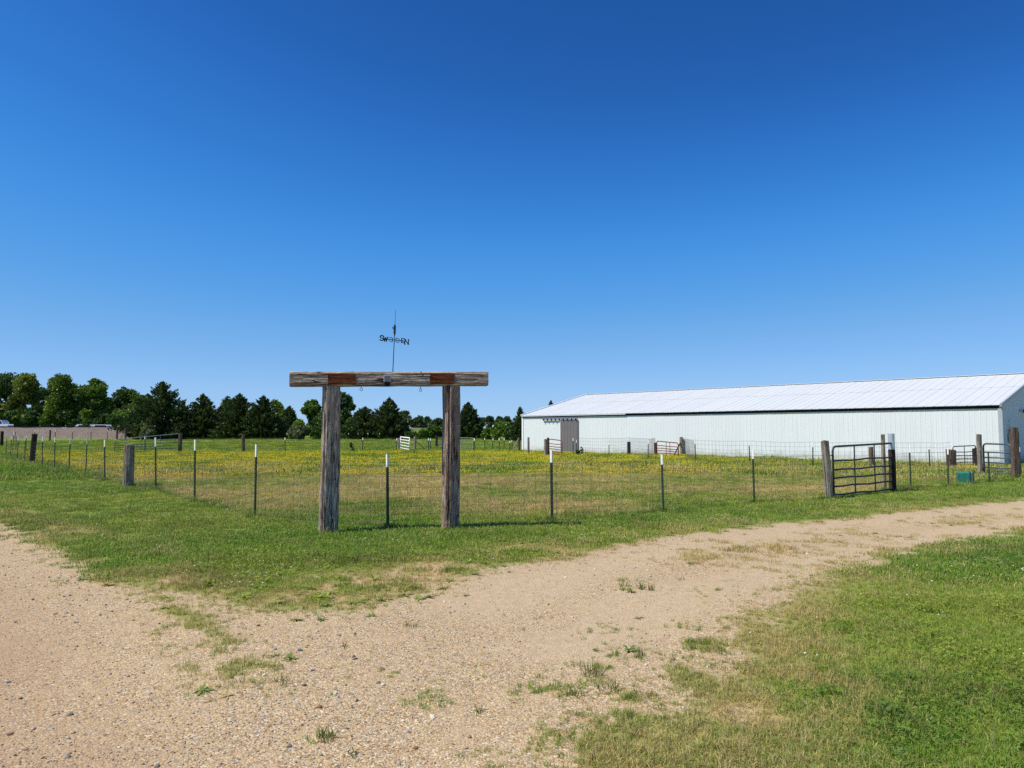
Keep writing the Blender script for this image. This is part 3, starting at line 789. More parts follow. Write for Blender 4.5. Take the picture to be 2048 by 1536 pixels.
    for k in range(6):
        MB().box((D0 + (k + .5) * (D1 - D0) / 6, -.104, 1.21), (.03, .008, 2.4)).build('rib', M['door_grey'], door)
    MB().box((D0 + .012, -.11, 1.21), (.05, .02, 2.44)).build('edge_trim', M['trim_white'], door)
    tr0 = .071 * BARN_L
    track = MB().box(((tr0 + D1) / 2, -.11, 2.475), (D1 - tr0, .07, .06)).build('door_track', M['door_grey'], barn)
    for k in range(9):
        x = tr0 + .15 + k * (D1 - tr0 - .3) / 8
        MB().box((x, -.135, 2.455), (.06, .11, .13)).build('track_bracket', M['black'], track)
    # gable end door track
    tr = MB().box((BARN_L + .09, 5.6, 2.62), (.08, 5.0, .07)).build('gable_door_track', M['trim_grey'], barn)
    for k in range(4):
        MB().box((BARN_L + .13, 3.5 + k * 1.2, 2.6), (.07, .07, .16)).build('track_bracket', M['black'], tr)
    MB().box((BARN_L + .075, 6.2, 1.2), (.04, 2.8, 2.5)).build('gable_door', M['wall_sheet'], barn)
    MB().box((BARN_L / 2, -.03, .0), (BARN_L, .06, .14)).build('footing', plain('concrete_footing', (.42, .41, .38), .9), barn)
    return barn
build_barn()

def barn_pt(u, v, z=0): 
    p = BARN_P + BARN_U * u + BARN_V * v
    return Vector((p.x, p.y, z))

# electric meter on the gable end
mt = empty('meter_box', barn_pt(BARN_L + .06, .95, 0), math.atan2(BARN_U.y, BARN_U.x))
tag(mt, 'pale grey electric meter box with conduit on the barn gable', 'meter box')
mg = plain('meter_grey', (.45, .46, .42), .5)
MB().box((.12, 0, 1.28), (.2, .34, .42)).build('cabinet', mg, mt)
MB().box((.12, .0, 1.62), (.16, .22, .14)).build('upper_box', M['black'], mt)
MB().box((.12, .28, .85), (.2, .2, .5)).build('lower_box', M['black'], mt)
MB().tube([(.08, -.06, 0), (.08, -.06, 1.08)], .03).build('conduit', mg, mt)
MB().tube([(.08, .05, 1.68), (.08, .05, 2.1)], .03).tube([(.08, .05, 2.1), (.16, .05, 2.16), (.22, .05, 2.08)], .05).build('weatherhead', M['trim_white'], mt)

# ------------------------------------------------------------------ posts
def post_mesh(name, r, h, seed, square=False, taper=.92, jag=.02, n=12, rings=9):
    vs = []; fs = []
    for i in range(rings):
        z = -.12 + (h + .12) * i / (rings - 1); k = 1 + (taper - 1) * i / (rings - 1)
        for j in range(n):
            a = 2 * math.pi * (j + .5) / n
            if square:
                m = max(abs(math.cos(a)), abs(math.sin(a))); rr = r / (m ** .85)
            else: rr = r
            rr *= k * (1 + .10 * mnoise.noise(Vector((math.cos(a) * 1.3, math.sin(a) * 1.3, z * 1.7 + seed * 3.3))))
            zz = z + (jag * mnoise.noise(Vector((math.cos(a), math.sin(a), seed))) * 2 if i == rings - 1 else 0)
            vs.append((rr * math.cos(a), rr * math.sin(a), zz))
    for i in range(rings - 1):
        for j in range(n): fs.append((i * n + j, i * n + (j + 1) % n, (i + 1) * n + (j + 1) % n, (i + 1) * n + j))
    vs.append((0, 0, h + .012)); c = len(vs) - 1
    for j in range(n): fs.append(((rings - 1) * n + j, (rings - 1) * n + (j + 1) % n, c))
    return MB().add(vs, fs).mesh(name, False)

NPOST = [0]
def wood_post(p, h, r, mat, label, group=None, square=False, tilt=(0, 0), name='wooden_post', **k):
    NPOST[0] += 1
    o = link(name, post_mesh(name, r, h, NPOST[0], square, **k), M[mat], None, (p[0], p[1], gz(p) - .01), (tilt[0], tilt[1], random.uniform(0, .6)))
    return tag(o, label, 'post', group)

def stake_meshes():
    # T section steel stake, one metre unit height scaled per post; tip is the painted top fifth
    def tsec(z0, z1):
        mb = MB()
        mb.box((0, -.004, (z0 + z1) / 2), (.040, .006, z1 - z0))
        mb.box((0, .013, (z0 + z1) / 2), (.006, .028, z1 - z0))
        return mb
    a = tsec(-.08, .83)
    for k in range(14): a.box((0, -.010, .08 + k * .053), (.012, .008, .012))
    b = tsec(.83, 1.0)
    return a.mesh('stake'), b.mesh('white_tip')
STAKE, TIP = stake_meshes()
STAKE.materials.append(M['stake_green']); TIP.materials.append(M['stake_white'])
def t_post(p, h, label, group, tilt=None, rz=None, wide=1.0):
    o = empty('fence_stake', (p[0], p[1], gz(p) - .01))
    tl = tilt or (random.uniform(-.03, .03), random.uniform(-.04, .04))
    o.rotation_euler = (tl[0], tl[1], random.uniform(-1.0, -.45) if rz is None else rz)
    for nm, me in (('stake', STAKE), ('white_tip', TIP)):
        link(nm, me, None, o, scale=(wide, wide, h))
    return tag(o, label, 'fence post', group)

def hpx(px, base, top):
    """height in metres of an upright thing whose foot and top are seen at those rows"""
    g = G(px, base); return A(px, top, g.y).z

ORD = ['first', 'second', 'third', 'fourth', 'fifth', 'sixth', 'seventh', 'eighth', 'ninth', 'tenth', 'eleventh', 'twelfth', 'thirteenth', 'fourteenth', 'fifteenth', 'sixteenth']

# left run along the road, counted from the timber gateway
run_left = [(509, 1036, 888), (389, 1007, 880), (311, 983, 876), (209, 962, 878), (171, 948, 875), (137, 944, 875), (109, 938, 874), (84, 933, 874), (49, 924, 872), (34, 919, 873), (21, 913, 871), (11, 910, 870)]
LP = []
for i, (x, b, tp) in enumerate(run_left):
    p = G(x, b); LP.append(p)
    t_post(p, hpx(x, b, tp), f'white-tipped green steel stake, {ORD[i]} stake left of the timber gateway in the roadside fence', 'white-tipped stakes of the roadside fence')
wp = G(256, 975); wood_post(wp, hpx(256, 975, 890), .145, 'post_grey', 'stout round grey wooden post in the roadside fence, left of the gateway', taper=.97)
wd = G(63.5, 928); wood_post(wd, hpx(63, 928, 868), .13, 'post_dark', 'black creosoted wooden post in the roadside fence at far left', tilt=(0, .05))
we = G(3, 893); wood_post(we, hpx(3, 893, 862), .16, 'post_dark', 'dark wooden post at the very left edge of the picture')
for i, (x, b, tp) in enumerate([(25, 905, 863), (31, 902, 866), (52, 903, 870)]):
    t_post(G(x, b), hpx(x, b, tp), f'thin far stake behind the roadside fence at far left, {ORD[i]} from the picture edge', 'far stakes behind the roadside fence')

# front run, right of the gateway
run_front = [(775, 1058, 906, 'slightly leaning green steel stake with white tip standing inside the timber gateway', (0, -.04)),
             (1104, 1044, 897, 'white-tipped green steel stake, nearest one right of the timber gateway', (0, -.012)),
             (1327, 1022, 906, 'white-tipped green steel stake, second right of the timber gateway', (0, -.02)),
             (1509, 1006, 897, 'white-tipped green steel stake, third right of the gateway, before the dark pipe gate', (0, -.012)),
             (1822, 977, 890, 'white-tipped green steel stake just right of the dark pipe gate', (0, 0)),
             (1897, 975, 895, 'green steel stake left of the green plastic tub', (0, .02)),
             (1979, 966, 889, 'green steel stake in front of the blue pipe gate', (0, 0)),
             (2043, 951, 893, 'green steel stake at the right picture edge beside the tall brown post', (0, -.03))]
FP = []
for x, b, tp, lb, tl in run_front:
    p = G(x, b); FP.append(p); t_post(p, hpx(x, b, tp), lb, 'white-tipped stakes of the front fence', tl, wide=1.15 if x < 1600 else 1.0)
gp1 = G(1659, 998); wood_post(gp1, hpx(1659, 998, 880), .095, 'post_grey', 'grey round wooden post at the left end of the dark pipe gate', tilt=(0, -.06), taper=.98)
gp2 = G(1786, 984)
po = empty('metal_topped_post', (gp2.x, gp2.y, gz(gp2) - .01), .2); tag(po, 'black wooden post with pale metal sleeve at the right end of the dark pipe gate', 'post')
h2 = hpx(1786, 984, 866)
me = post_mesh('shaft', .088, h2 - .42, 71, taper=.98); link('shaft', me, M['post_dark'], po)
MB().tube([(0, 0, h2 - .5), (0, 0, h2)], .082, 14).build('metal_sleeve', plain('pale_metal_sleeve', (.50, .56, .62), .35, .3, .15, 9), po)
pb = gp2 + Vector((-.14, .16, 0)); wood_post(pb, h2 * .98, .055, 'post_grey', 'slim grey wooden post just behind the metal-sleeved gate post')
wood_post(G(1743, 936), hpx(1743, 936, 893), .10, 'post_brown', 'brown wooden post seen through the dark pipe gate')
wood_post(G(1903, 936), hpx(1903, 936, 898), .155, 'post_brown', 'short thick brown post left of the grey pen gate', square=True, jag=.05)
wood_post(G(1951, 935), hpx(1951, 935, 896), .11, 'post_dark', 'short dark post right of the grey pen gate', jag=.06)
tp_ = G(1961, 951); wood_post(tp_, hpx(1961, 951, 867), .09, 'post_grey', 'tall slim grey wooden post behind the green plastic tub', taper=.95)
bp_ = G(2032, 957); wood_post(bp_, hpx(2032, 957, 855), .10, 'post_brown', 'tall reddish brown post at the right end of the blue pipe gate', square=True, jag=.05)
wood_post(bp_ + Vector((.17, .12, 0)), hpx(2032, 957, 862), .07, 'post_brown', 'slimmer brown post tied behind the tall reddish brown post', jag=.05)

# fence along the barn
run_barn = [(1146, 911, 875), (1152, 911, 879), (1218, 916, 883), (1296, 921, 880), (1392, 926, 880), (1500, 931, 882), (1626, 935, 884), (1860, 938, 889)]
lbl = ['thin stake in front of the grey barn door, left of the close pair', 'thin stake in front of the grey barn door, right of the close pair', 'thin stake by the barn wall, left of the lone dark fence post', 'thin stake by the barn wall between the lone dark post and the red gate',
       'thin stake by the barn wall, first right of the red gate', 'thin stake by the barn wall, second right of the red gate', 'thin stake by the barn wall just left of the dark pipe gate', 'thin stake by the barn wall, right of the dark pipe gate']
BP = []
for (x, b, tp), lb in zip(run_barn, lbl):
    p = G(x, b); BP.append(p); t_post(p, hpx(x, b, tp), lb, 'stakes of the fence along the barn', wide=1.25)
for x, b, tp, r, m_, lb in [(1057, 909, 874, .08, 'post_grey', 'grey wooden post standing before the left end of the barn'),
                            (1091, 913, 877, .10, 'post_grey', 'grey wooden post of the pair by the small barn gate'),
                            (1096, 912, 874, .085, 'post_red', 'red-brown wooden post of the pair by the small barn gate'),
                            (1258, 911, 883, .12, 'post_dark', 'lone dark post against the middle of the barn wall'),
                            (1311, 913, 885, .10, 'post_red', 'dark red post at the left end of the red gate'),
                            (1363, 913, 874, .11, 'post_grey', 'taller pale grey post right of the red gate'),
                            (1368, 912, 881, .085, 'post_dark', 'shorter dark post close beside the pale grey post by the barn'),
                            (486, 905, 869, .13, 'post_brown', 'brown wooden post standing alone in the pasture left of the gateway'),
                            (360, 905, 866, .14, 'post_brown', 'brown wooden post at the right end of the long sagging pasture gate'),
                            (797, 899, 876, .10, 'post_grey', 'grey wooden post left of the small white gate'),
                            (830, 901, 873, .11, 'post_grey', 'grey wooden corner post right of the small white gate'),
                            (873, 895, 872, .13, 'post_dark', 'dark wooden post left of the right gateway timber, far across the pasture'),
                            (1038, 903, 876, .11, 'post_brown', 'brown braced wooden post left of the barn corner')]:
    p = G(x, b); wood_post(p, hpx(x, b, tp), r, m_, lb)

# pasture cross fence
run_cross = [(290, 906, 872, 'stake standing before the long sagging pasture gate'), (570, 905, 875, 'far stake in the pasture left of the timber gateway'), (725, 903, 875, 'far stake in the pasture between the two gateway timbers, left of the white gate'),
             (793, 902, 876, 'far stake immediately left of the small white gate'), (857, 903, 876, 'left one of two far stakes standing close together right of the white gate'), (861, 902, 876, 'right one of two far stakes standing close together right of the white gate'),
             (948, 906, 876, 'far stake, first right of the right gateway timber'), (970, 900, 876, 'far stake, second right of the right gateway timber'), (985, 900, 877, 'far stake, third right of the right gateway timber'),
             (998, 905, 876, 'far stake, fourth right of the right gateway timber'), (1008, 900, 877, 'far stake, fifth right of the right gateway timber'), (1020, 903, 882, 'far stake, left of the close pair by the braced post'), (1024, 901, 881, 'far stake, right of the close pair by the braced post')]
XP = []
for x, b, tp, lb in run_cross:
    p = G(x, b); XP.append(p); t_post(p, hpx(x, b, tp), 'thin ' + lb, 'stakes of the pasture cross fence', wide=1.7)

# posts in front of the railway bank
def post_at(px, top, Y, r, mat, label, grp=None):
    p = A(px, 870, Y); wood_post((p.x, Y), A(px, top, Y).z - gz((p.x, Y)), r, mat, label, grp)
post_at(100, 860, 104, .13, 'post_brown', 'brown wooden post standing before the railway bank at far left')
post_at(234, 857, 112, .15, 'post_brown', 'left brown post of the braced pair before the railway bank')
post_at(251, 857, 112, .15, 'post_brown', 'right brown post of the braced pair before the railway bank')
for i, px in enumerate((30, 69, 110, 145, 182, 215)):
    p = A(px, 870, 114); t_post((p.x, 114), A(px, 860, 114).z - gz((p.x, 114)), f'tiny far stake before the railway bank, {ORD[i]} from the left', 'far stakes before the railway bank', wide=2.2)
for i, px in enumerate((677, 697, 716, 736, 759)):
    p = A(px, 872, 112); t_post((p.x, 112), A(px, 866, 112).z - gz((p.x, 112)), f'tiny far stake before the dark cedars seen through the gateway, {ORD[i]} from the left', 'far stakes before the cedars', wide=2.0)

# diagonal braces
def brace(a, b, r, mat, label):
    o = MB().tube([a, b], r, 8).build('brace_pole', M[mat]); tag(o, label, 'brace')
a = G(831, 901); brace(a + Vector((.05, 0, .75)), G(856, 904) + Vector((0, 0, .02)), .035, 'post_dark', 'dark diagonal brace from the corner post right of the white gate')
a = G(1038, 903); brace(a + Vector((-.05, -.05, 1.0)), G(1024, 904) + Vector((0, 0, .02)), .045, 'post_grey', 'pale diagonal brace leaning on the braced post by the barn corner')
a = A(250, 862, 112); b = A(240, 876, 112); brace(a, Vector((b.x, b.y, gz(b))), .06, 'post_grey', 'pale diagonal brace between the braced pair before the railway bank')
a = A(235, 866, 112); b = A(262, 865, 112); brace(a, b, .06, 'post_brown', 'level rail across the braced pair before the railway bank')
a = G(1362, 913); brace(a + Vector((-.05, -.08, .85)), G(1346, 915) + Vector((0, 0, .02)), .04, 'post_dark', 'dark diagonal brace in front of the red gate')

# ------------------------------------------------------------------ pipe gates
def gate(P0, P1, h0, h1, z0, nb, braces, mat, label, r=.021, rounded=True, hinges=True, low=0.0):
    P0 = Vector((P0[0], P0[1], 0)); P1 = Vector((P1[0], P1[1], 0))
    g = empty('pipe_gate', (P0.x, P0.y, gz(P0)), math.atan2(P1.y - P0.y, P1.x - P0.x)); tag(g, label, 'gate')
    L = (P1 - P0).length
    top = lambda x: h0 + (h1 - h0) * x / L
    bot = lambda x: z0 + low * x / L
    cr = .12 if rounded else .01
    pts = [(0, 0, bot(0)), (0, 0, top(0) - cr)]
    if rounded:
        for k in range(1, 5):
            an = math.pi / 2 * k / 5; pts.append((cr - cr * math.cos(an), 0, top(0) - cr + cr * math.sin(an)))
    pts += [(cr, 0, top(cr)), (L - cr, 0, top(L - cr))]
    if rounded:
        for k in range(1, 5):
            an = math.pi / 2 * k / 5; pts.append((L - cr + cr * math.sin(an), 0, top(L) - cr + cr * math.cos(an)))
    pts += [(L, 0, top(L) - cr), (L, 0, bot(L))]
    MB().tube(pts, r, 8).build('frame', M[mat], g, True)
    for k in range(nb):
        f = k / nb if nb else 0
        f = [0, .17, .34, .51, .70][k] if nb == 5 else f
        a = bot(0) + (top(0) - bot(0)) * f; b = bot(L) + (top(L) - bot(L)) * f
        n = max(2, int(L / .4))
        MB().tube([(L * i / n, 0, a + (b - a) * i / n - (.012 * math.sin(i * 1.7 + k) if 0 < i < n else 0)) for i in range(n + 1)], r * .85, 7).build('rail', M[mat], g, True)
    for x in braces:
        MB().box((x * L, -.012, (bot(x * L) + top(x * L)) / 2), (.035, .016, top(x * L) - bot(x * L))).build('brace', M[mat], g)
    if hinges:
        for f in (.15, .82):
            MB().tube([(-.09, 0, bot(0) + (top(0) - bot(0)) * f), (.01, 0, bot(0) + (top(0) - bot(0)) * f)], .012, 6).build('hinge', M['black'], g)
    return g
gate(G(1668, 996), G(1789, 984), hpx(1668, 996, 893), hpx(1789, 984, 886), .08, 5, (.33, .66), 'gate_dark', 'dark blue-grey six-bar pipe gate in the front fence', .026)
gate(G(1907, 936), G(1953, 934), hpx(1907, 936, 892), hpx(1953, 934, 890), .10, 5, (.48,), 'gate_grey', 'grey pipe gate of the small pen beside the barn', .026)
gate(G(1969, 951), G(2025, 954), hpx(1969, 951, 886), hpx(2025, 954, 888), .14, 5, (), 'gate_blue', 'blue-grey pipe gate by the tall brown post at right', .03)
gate(G(1098, 911), G(1124, 913), hpx(1098, 911, 877), hpx(1124, 913, 880), .15, 5, (), 'gate_red', 'small dark red gate standing open before the grey barn door', .03)
gate(G(1314, 914), G(1357, 916), hpx(1314, 914, 882), hpx(1357, 916, 886), .1, 5, (.45, .62), 'gate_red', 'faded red pipe gate against the barn wall', .03)
gate(G(357, 905), G(229, 907), hpx(357, 905, 867), hpx(229, 907, 879), .12, 5, (.3, .6), 'gate_grey', 'long sagging grey pipe gate in the left of the pasture', .028)
gate(G(875, 896), G(905, 898), hpx(875, 896, 874), hpx(905, 898, 875), .15, 4, (), 'gate_dark', 'dark barred gate partly hidden behind the right gateway timber', .035)
gate(G(914, 901), G(947, 903), hpx(914, 901, 875), hpx(947, 903, 876), .15, 5, (.33, .66), 'gate_grey', 'thin grey pipe gate just right of the right gateway timber', .024)
gate(G(801, 899), G(819, 903), hpx(801, 899, 873), hpx(819, 903, 875), .18, 4, (), 'gate_white', 'small white-painted barred gate seen through the timber gateway', .045, False, True)

# ------------------------------------------------------------------ woven wire
def wire_run(pts, H, label, stay, r=.0016, seed=0, sag=.02, heights=None):
    pts = [Vector((p[0], p[1], gz(p))) for p in pts]
    f = empty('wire_fence', pts[0]); tag(f, label, 'wire fence')
    o0 = pts[0]
    hs = heights or [.05, .14, .24, .36, .50, .66, .84, 1.02]
    for k, h in enumerate(hs):
        P = []
        for i, (a, b) in enumerate(zip(pts[:-1], pts[1:])):
            n = 5
            for j in range(n):
                t_ = j / n; q = a.lerp(b, t_) - o0
                P.append((q.x, q.y, q.z + h * H / 1.02 - sag * math.sin(math.pi * t_) * (.3 + .7 * mnoise.noise(Vector((i * 2.1, k * .7, seed)))+.4)))
        q = pts[-1] - o0; P.append((q.x, q.y, q.z + h * H / 1.02))
        MB().tube(P, r * (1.35 if k in (0, len(hs) - 1) else 1), 3).build('strand', M['wire'], f)
    if stay:
        mb = MB()
        for i, (a, b) in enumerate(zip(pts[:-1], pts[1:])):
            n = max(1, int((b - a).length / stay))
            for j in range(n):
                q = a.lerp(b, (j + .5) / n) - o0
                mb.tube([(q.x, q.y, q.z + .04), (q.x + random.uniform(-.01, .01), q.y, q.z + H * .5), (q.x, q.y, q.z + H - sag * .5)], r * .9, 3)
        o = mb.build('stay_wires', M['wire'], f); o['kind'] = 'stuff'
wire_run([FP[0] + Vector((.0, .03, 0)), FP[1], FP[2], FP[3], gp1], 1.05, 'woven wire fence between the timber gateway and the dark pipe gate', .2, .0024, 1)
wire_run([LP[0], G(640, 1052), FP[0]], 1.05, 'woven wire fence passing behind the timber gateway', .2, .0024, 2)
wire_run([LP[0], LP[1], LP[2], wp, LP[3], LP[4], LP[5], LP[6], LP[7], wd, LP[8], LP[9], LP[10], LP[11]], 1.05, 'woven wire fence along the road at left', .3, .0024, 3)
wire_run([gp2, FP[4], FP[5], FP[6], bp_], 1.0, 'woven wire fence right of the dark pipe gate', .2, .003, 4)
wire_run([G(1365, 912), BP[4], BP[5], BP[6], G(1743, 936), BP[7], G(1903, 936)], 1.15, 'woven wire fence along the right half of the barn wall', .22, .004, 5, .05)
wire_run([BP[1], BP[2], G(1258, 911), BP[3], G(1311, 913)], 1.2, 'woven wire fence along the left half of the barn wall', .25, .0045, 6, .06)
wire_run([XP[0], G(360, 905), G(486, 905), XP[1], XP[2], XP[3]], 1.1, 'thin wire fence crossing the pasture left of the white gate', 0, .003, 7)
wire_run([G(830, 901), XP[4], XP[6], XP[9], G(1038, 903)], 1.1, 'thin wire fence crossing the pasture right of the white gate', 0, .003, 8)

# ------------------------------------------------------------------ timber gateway
GL, GR = G(656, 1066), G(901, 1059)
gdir = (GR - GL); span = gdir.length; gang = math.atan2(gdir.y, gdir.x)
gw = empty('timber_gateway', (GL.x, GL.y, 0), gang)
tag(gw, 'freestanding gateway of two weathered square timbers carrying a heavy beam', 'gateway')

def timber(name, L, w, d, mat, seed, cracks, taper=0.0, rough=.010, nx=9, wane=.0, bow=0.0, rings=64):
    """rough sawn timber along local z from 0 to L; section w (x) by d (y)"""
    sec = []
    for k in range(nx): sec.append((-w / 2 + w * k / nx, -d / 2))
    for k in range(nx): sec.append((w / 2, -d / 2 + d * k / nx))
    for k in range(nx): sec.append((w / 2 - w * k / nx, d / 2))
    for k in range(nx): sec.append((-w / 2, d / 2 - d * k / nx))
    n = len(sec); vs = []; fs = []
    for i in range(rings + 1):
        z = L * i / rings; tt = i / rings
        for j, (x, y) in enumerate(sec):
            # knock the corners off
            cx = max(0, abs(x) / (w / 2) - .72) / .28; cy = max(0, abs(y) / (d / 2) - .72) / .28
            q = 1 - .10 * cx * cy * (1 + wane * (1 if x < 0 else .2) * (1 + mnoise.noise(Vector((z * 2, seed, 1)))))
            px, py = x * q * (1 - taper * tt), y * q * (1 - taper * tt)
            nn = Vector((px, py, 0)).normalized()
            off = rough * (mnoise.noise(Vector((px * 26, py * 26, z * 1.6 + seed * 7))) + .6 * mnoise.noise(Vector((px * 60, py * 60, z * 4 + seed)))+ .5 * mnoise.noise(Vector((px * 5, py * 5, z * 2.3 + seed * 2))))
            for (cj, z0, z1, dep) in cracks:
                dj = min(abs(j - cj), n - abs(j - cj))
                if dj < 1 and z0 < z < z1: off -= dep * math.sin(math.pi * (z - z0) / (z1 - z0)) ** .4
            vs.append((px + nn.x * off + bow * math.sin(math.pi * tt), py + nn.y * off, z + (.008 * mnoise.noise(Vector((px * 30, py * 30, seed))) if i in (0, rings) else 0)))
    for i in range(rings):
        for j in range(n): fs.append((i * n + j, i * n + (j + 1) % n, (i + 1) * n + (j + 1) % n, (i + 1) * n + j))
    fs.append(tuple(range(n))[::-1]); fs.append(tuple(rings * n + k for k in range(n)))
    return MB().add(vs, fs).mesh(name)

POST_T = A(656, 773, GL.y).z
BEAM_T = A(700, 745, GL.y + .1).z
BH = BEAM_T - POST_T
lp = link('post', timber('left_timber', POST_T + .25, .285, .26, M['timber_grey'], 3, [(5, .3, 2.3, .035), (3, .9, 1.25, .03), (6, 1.2, 2.5, .02)], .07, .011, wane=2.5, bow=.012), M['timber_grey'], gw, (0, 0, -.25), (0, .006, math.radians(9)))
lp['label'] = 'grey left post with long vertical cracks'
rp = link('post', timber('right_timber', POST_T + .285, .255, .24, M['timber_brown'], 9, [(3, .2, 1.9, .02), (4, 1.3, 2.4, .025)], .02, .012, wane=3.5, bow=.0), M['timber_brown'], gw, (span, 0, -.25), (0, 0, math.radians(24)))
rp['label'] = 'browner right post turned with its left corner to the sun'
BL = A(580, 760, GL.y).x; 
x0 = -(656 - 580) / FPX * GL.y / math.cos(gang); x1 = span + (972 - 901) / FPX * GR.y / math.cos(gang)
beam = link('beam', timber('beam', x1 - x0, BH, .25, M['timber_brown'], 17, [(4, .2, 1.0, .012), (2, 1.6, 2.6, .014), (6, 2.2, 3.0, .012)], 0, .008, nx=10, rings=110), M['timber_grey'], gw, (x0, -.01, POST_T + BH / 2 - .012), (0, math.pi / 2 - .017, 0))
for pxa, pxb in ((652, 706), (855, 905)):
    xa = (pxa - 656) / (901 - 656) * span - x0; xb = (pxb - 656) / (901 - 656) * span - x0
    me = timber('rust_patch', xb - xa, BH * .74, .012, M['rust_stain'], pxa, [], 0, .004, nx=8, rings=20)
    ob = link('rust_stained_board', me, M['rust_stain'], beam, (.005, -.127, xa)); ob['label'] = 'rust-brown stained patch on the beam face'
def ring_mesh():
    mb = MB(); mb.tube([(.022 * math.cos(a), 0, -.042 + .022 * math.sin(a)) for a in np.linspace(0, 2 * math.pi, 15)[:-1]], .0042, 6, True); mb.tube([(0, 0, -.022), (0, 0, .03)], .005, 6)
    return mb.mesh('eye_bolt', True)
RM = ring_mesh()
for px in (717, 837):
    link('eye_bolt', RM, M['ring'], gw, ((px - 656) / 245 * span, -.02, POST_T), (0, 0, .2))

# solar lamp on the beam face
def gpt(px, off, z): return gw.matrix_basis @ Vector(((px - 656) / 245 * span, off, z))
gw_m = Matrix.Translation((GL.x, GL.y, 0)) @ Matrix.Rotation(gang, 4, 'Z')
def gpt(px, off, z): return gw_m @ Vector(((px - 656) / 245 * span, off, z))
lamp = empty('solar_lamp', gpt(768, -.135, POST_T + .045), gang); tag(lamp, 'small black solar lamp with grey panel fixed to the middle of the beam', 'lamp')
Rt = Matrix.Rotation(math.radians(-62), 3, 'X')
MB().box((0, -.055, .085), (.115, .012, .115), Matrix.Rotation(math.radians(60), 3, 'X') @ Matrix.Identity(3) if False else Matrix.Rotation(math.radians(-18), 3, 'X')).build('panel_frame', plain('grey_plastic', (.30, .31, .32), .5), lamp)
MB().box((0, -.0635, .085), (.092, .006, .092), Matrix.Rotation(math.radians(-18), 3, 'X')).build('solar_panel', plain('solar_cell', (.10, .11, .13), .25, .1), lamp)
MB().box((0, -.03, .0), (.085, .06, .06)).box((0, -.04, -.03), (.06, .05, .03)).build('housing', M['black'], lamp)
MB().box((0, -.005, .03), (.05, .012, .11)).build('bracket', M['black'], lamp)

# weather vane on the beam
vz = BEAM_T - .01
vb = gpt(780, 0.0, vz)
vane = empty('weather_vane', vb); tag(vane, 'black iron weather vane with compass letters on top of the beam', 'weather vane')
HV = A(784, 620, vb.y).z - vz
vane.rotation_euler = (0, .035, 0)
kk = vb.y / FPX
zl = (745 - 677) * kk; 
MB().tube([(0, 0, 0), (0, 0, HV * .32), (0, 0, zl + .12)], [.0075, .0065, .006], 8).build('rod', M['black'], vane)
MB().tube([(0, 0, zl + .1), (0, 0, HV)], [.005, .0025], 6).build('spire', M['black'], vane)
MB().box((0, 0, (745 - 656) * kk), (.012, .16, .13)).box((0, -.14, (745 - 656) * kk), (.008, .2, .018)).tube([(0, 0, (745 - 668) * kk), (0, 0, (745 - 646) * kk)], .011, 8).build('arrow', M['black'], vane)
def letter(ch, s):
    """slab-serif capitals from bars, height s, in the xz plane, centred"""
    mb = MB(); w = .19 * s; dp = .012
    def bar(x0, z0, x1, z1, t=w):
        a = Vector((x0, 0, z0)); b = Vector((x1, 0, z1)); c = (a + b) / 2; d = b - a
        mb.box(c, (d.length + t * .5, dp, t), Matrix.Rotation(-math.atan2(d.z, d.x), 3, 'Y'))
    h = s / 2; q = s * .36
    if ch == 'N':
        bar(-q, -h, -q, h); bar(q, -h, q, h); bar(-q, h, q, -h)
        for x, z in ((-q, -h), (-q, h), (q, h), (q, -h)): bar(x - .14 * s, z, x + .14 * s, z, w * .7)
    if ch == 'E':
        bar(-q * .7, -h, -q * .7, h); bar(-q, h, q, h, w * .8); bar(-q, -h, q, -h, w * .8); bar(-q * .7, 0, q * .5, 0, w * .8); bar(q, h, q, h * .6); bar(q, -h, q, -h * .6)
    if ch == 'W':
        bar(-q * 1.2, h, -q * .6, -h); bar(-q * .6, -h, 0, h * .7); bar(0, h * .7, q * .6, -h); bar(q * .6, -h, q * 1.2, h)
        for x in (-q * 1.2, 0, q * 1.2): bar(x - .14 * s, h if x else h * .7, x + .14 * s, h if x else h * .7, w * .7)
    if ch == 'S':
        P = [(.34, .28), (.30, .40), (.12, .5), (-.12, .5), (-.32, .38), (-.34, .2), (-.2, .06), (.18, -.06), (.34, -.2), (.32, -.38), (.12, -.5), (-.12, -.5), (-.30, -.4), (-.34, -.28)]
        for (a, b), (c, d) in zip(P[:-1], P[1:]): bar(a * s, b * s, c * s, d * s, w * 1.05)
    return mb
arms = MB()
NS = Vector((23 * kk, .05, -2.2 * kk)); EW = Vector((15 * kk, .16, 1.6 * kk))
for d in (NS, -NS, EW, -EW):
    a = Vector((0, 0, zl)); e = a + d * .86
    n = 12; arms.tube([a + (e - a) * i / n for i in range(n + 1)], .0042, 6)
    # scroll under and over each arm
    for sgn in (1, -1):
        arms.tube([a + d * (.30 + .16 * math.cos(u) * 1) + Vector((0, 0, sgn * .018 * math.sin(u) + sgn * .016)) for u in np.linspace(0, 5.2, 12)], .0036, 5)
arms.build('arms', M['black'], vane)
for ch, d in (('N', NS), ('S', -NS), ('E', EW), ('W', -EW)):
    letter(ch, .080 if ch in 'NS' else .072).build('compass_letter', M['black'], vane, loc=Vector((0, 0, zl)) + d * (1.05 if ch in 'NS' else .95))

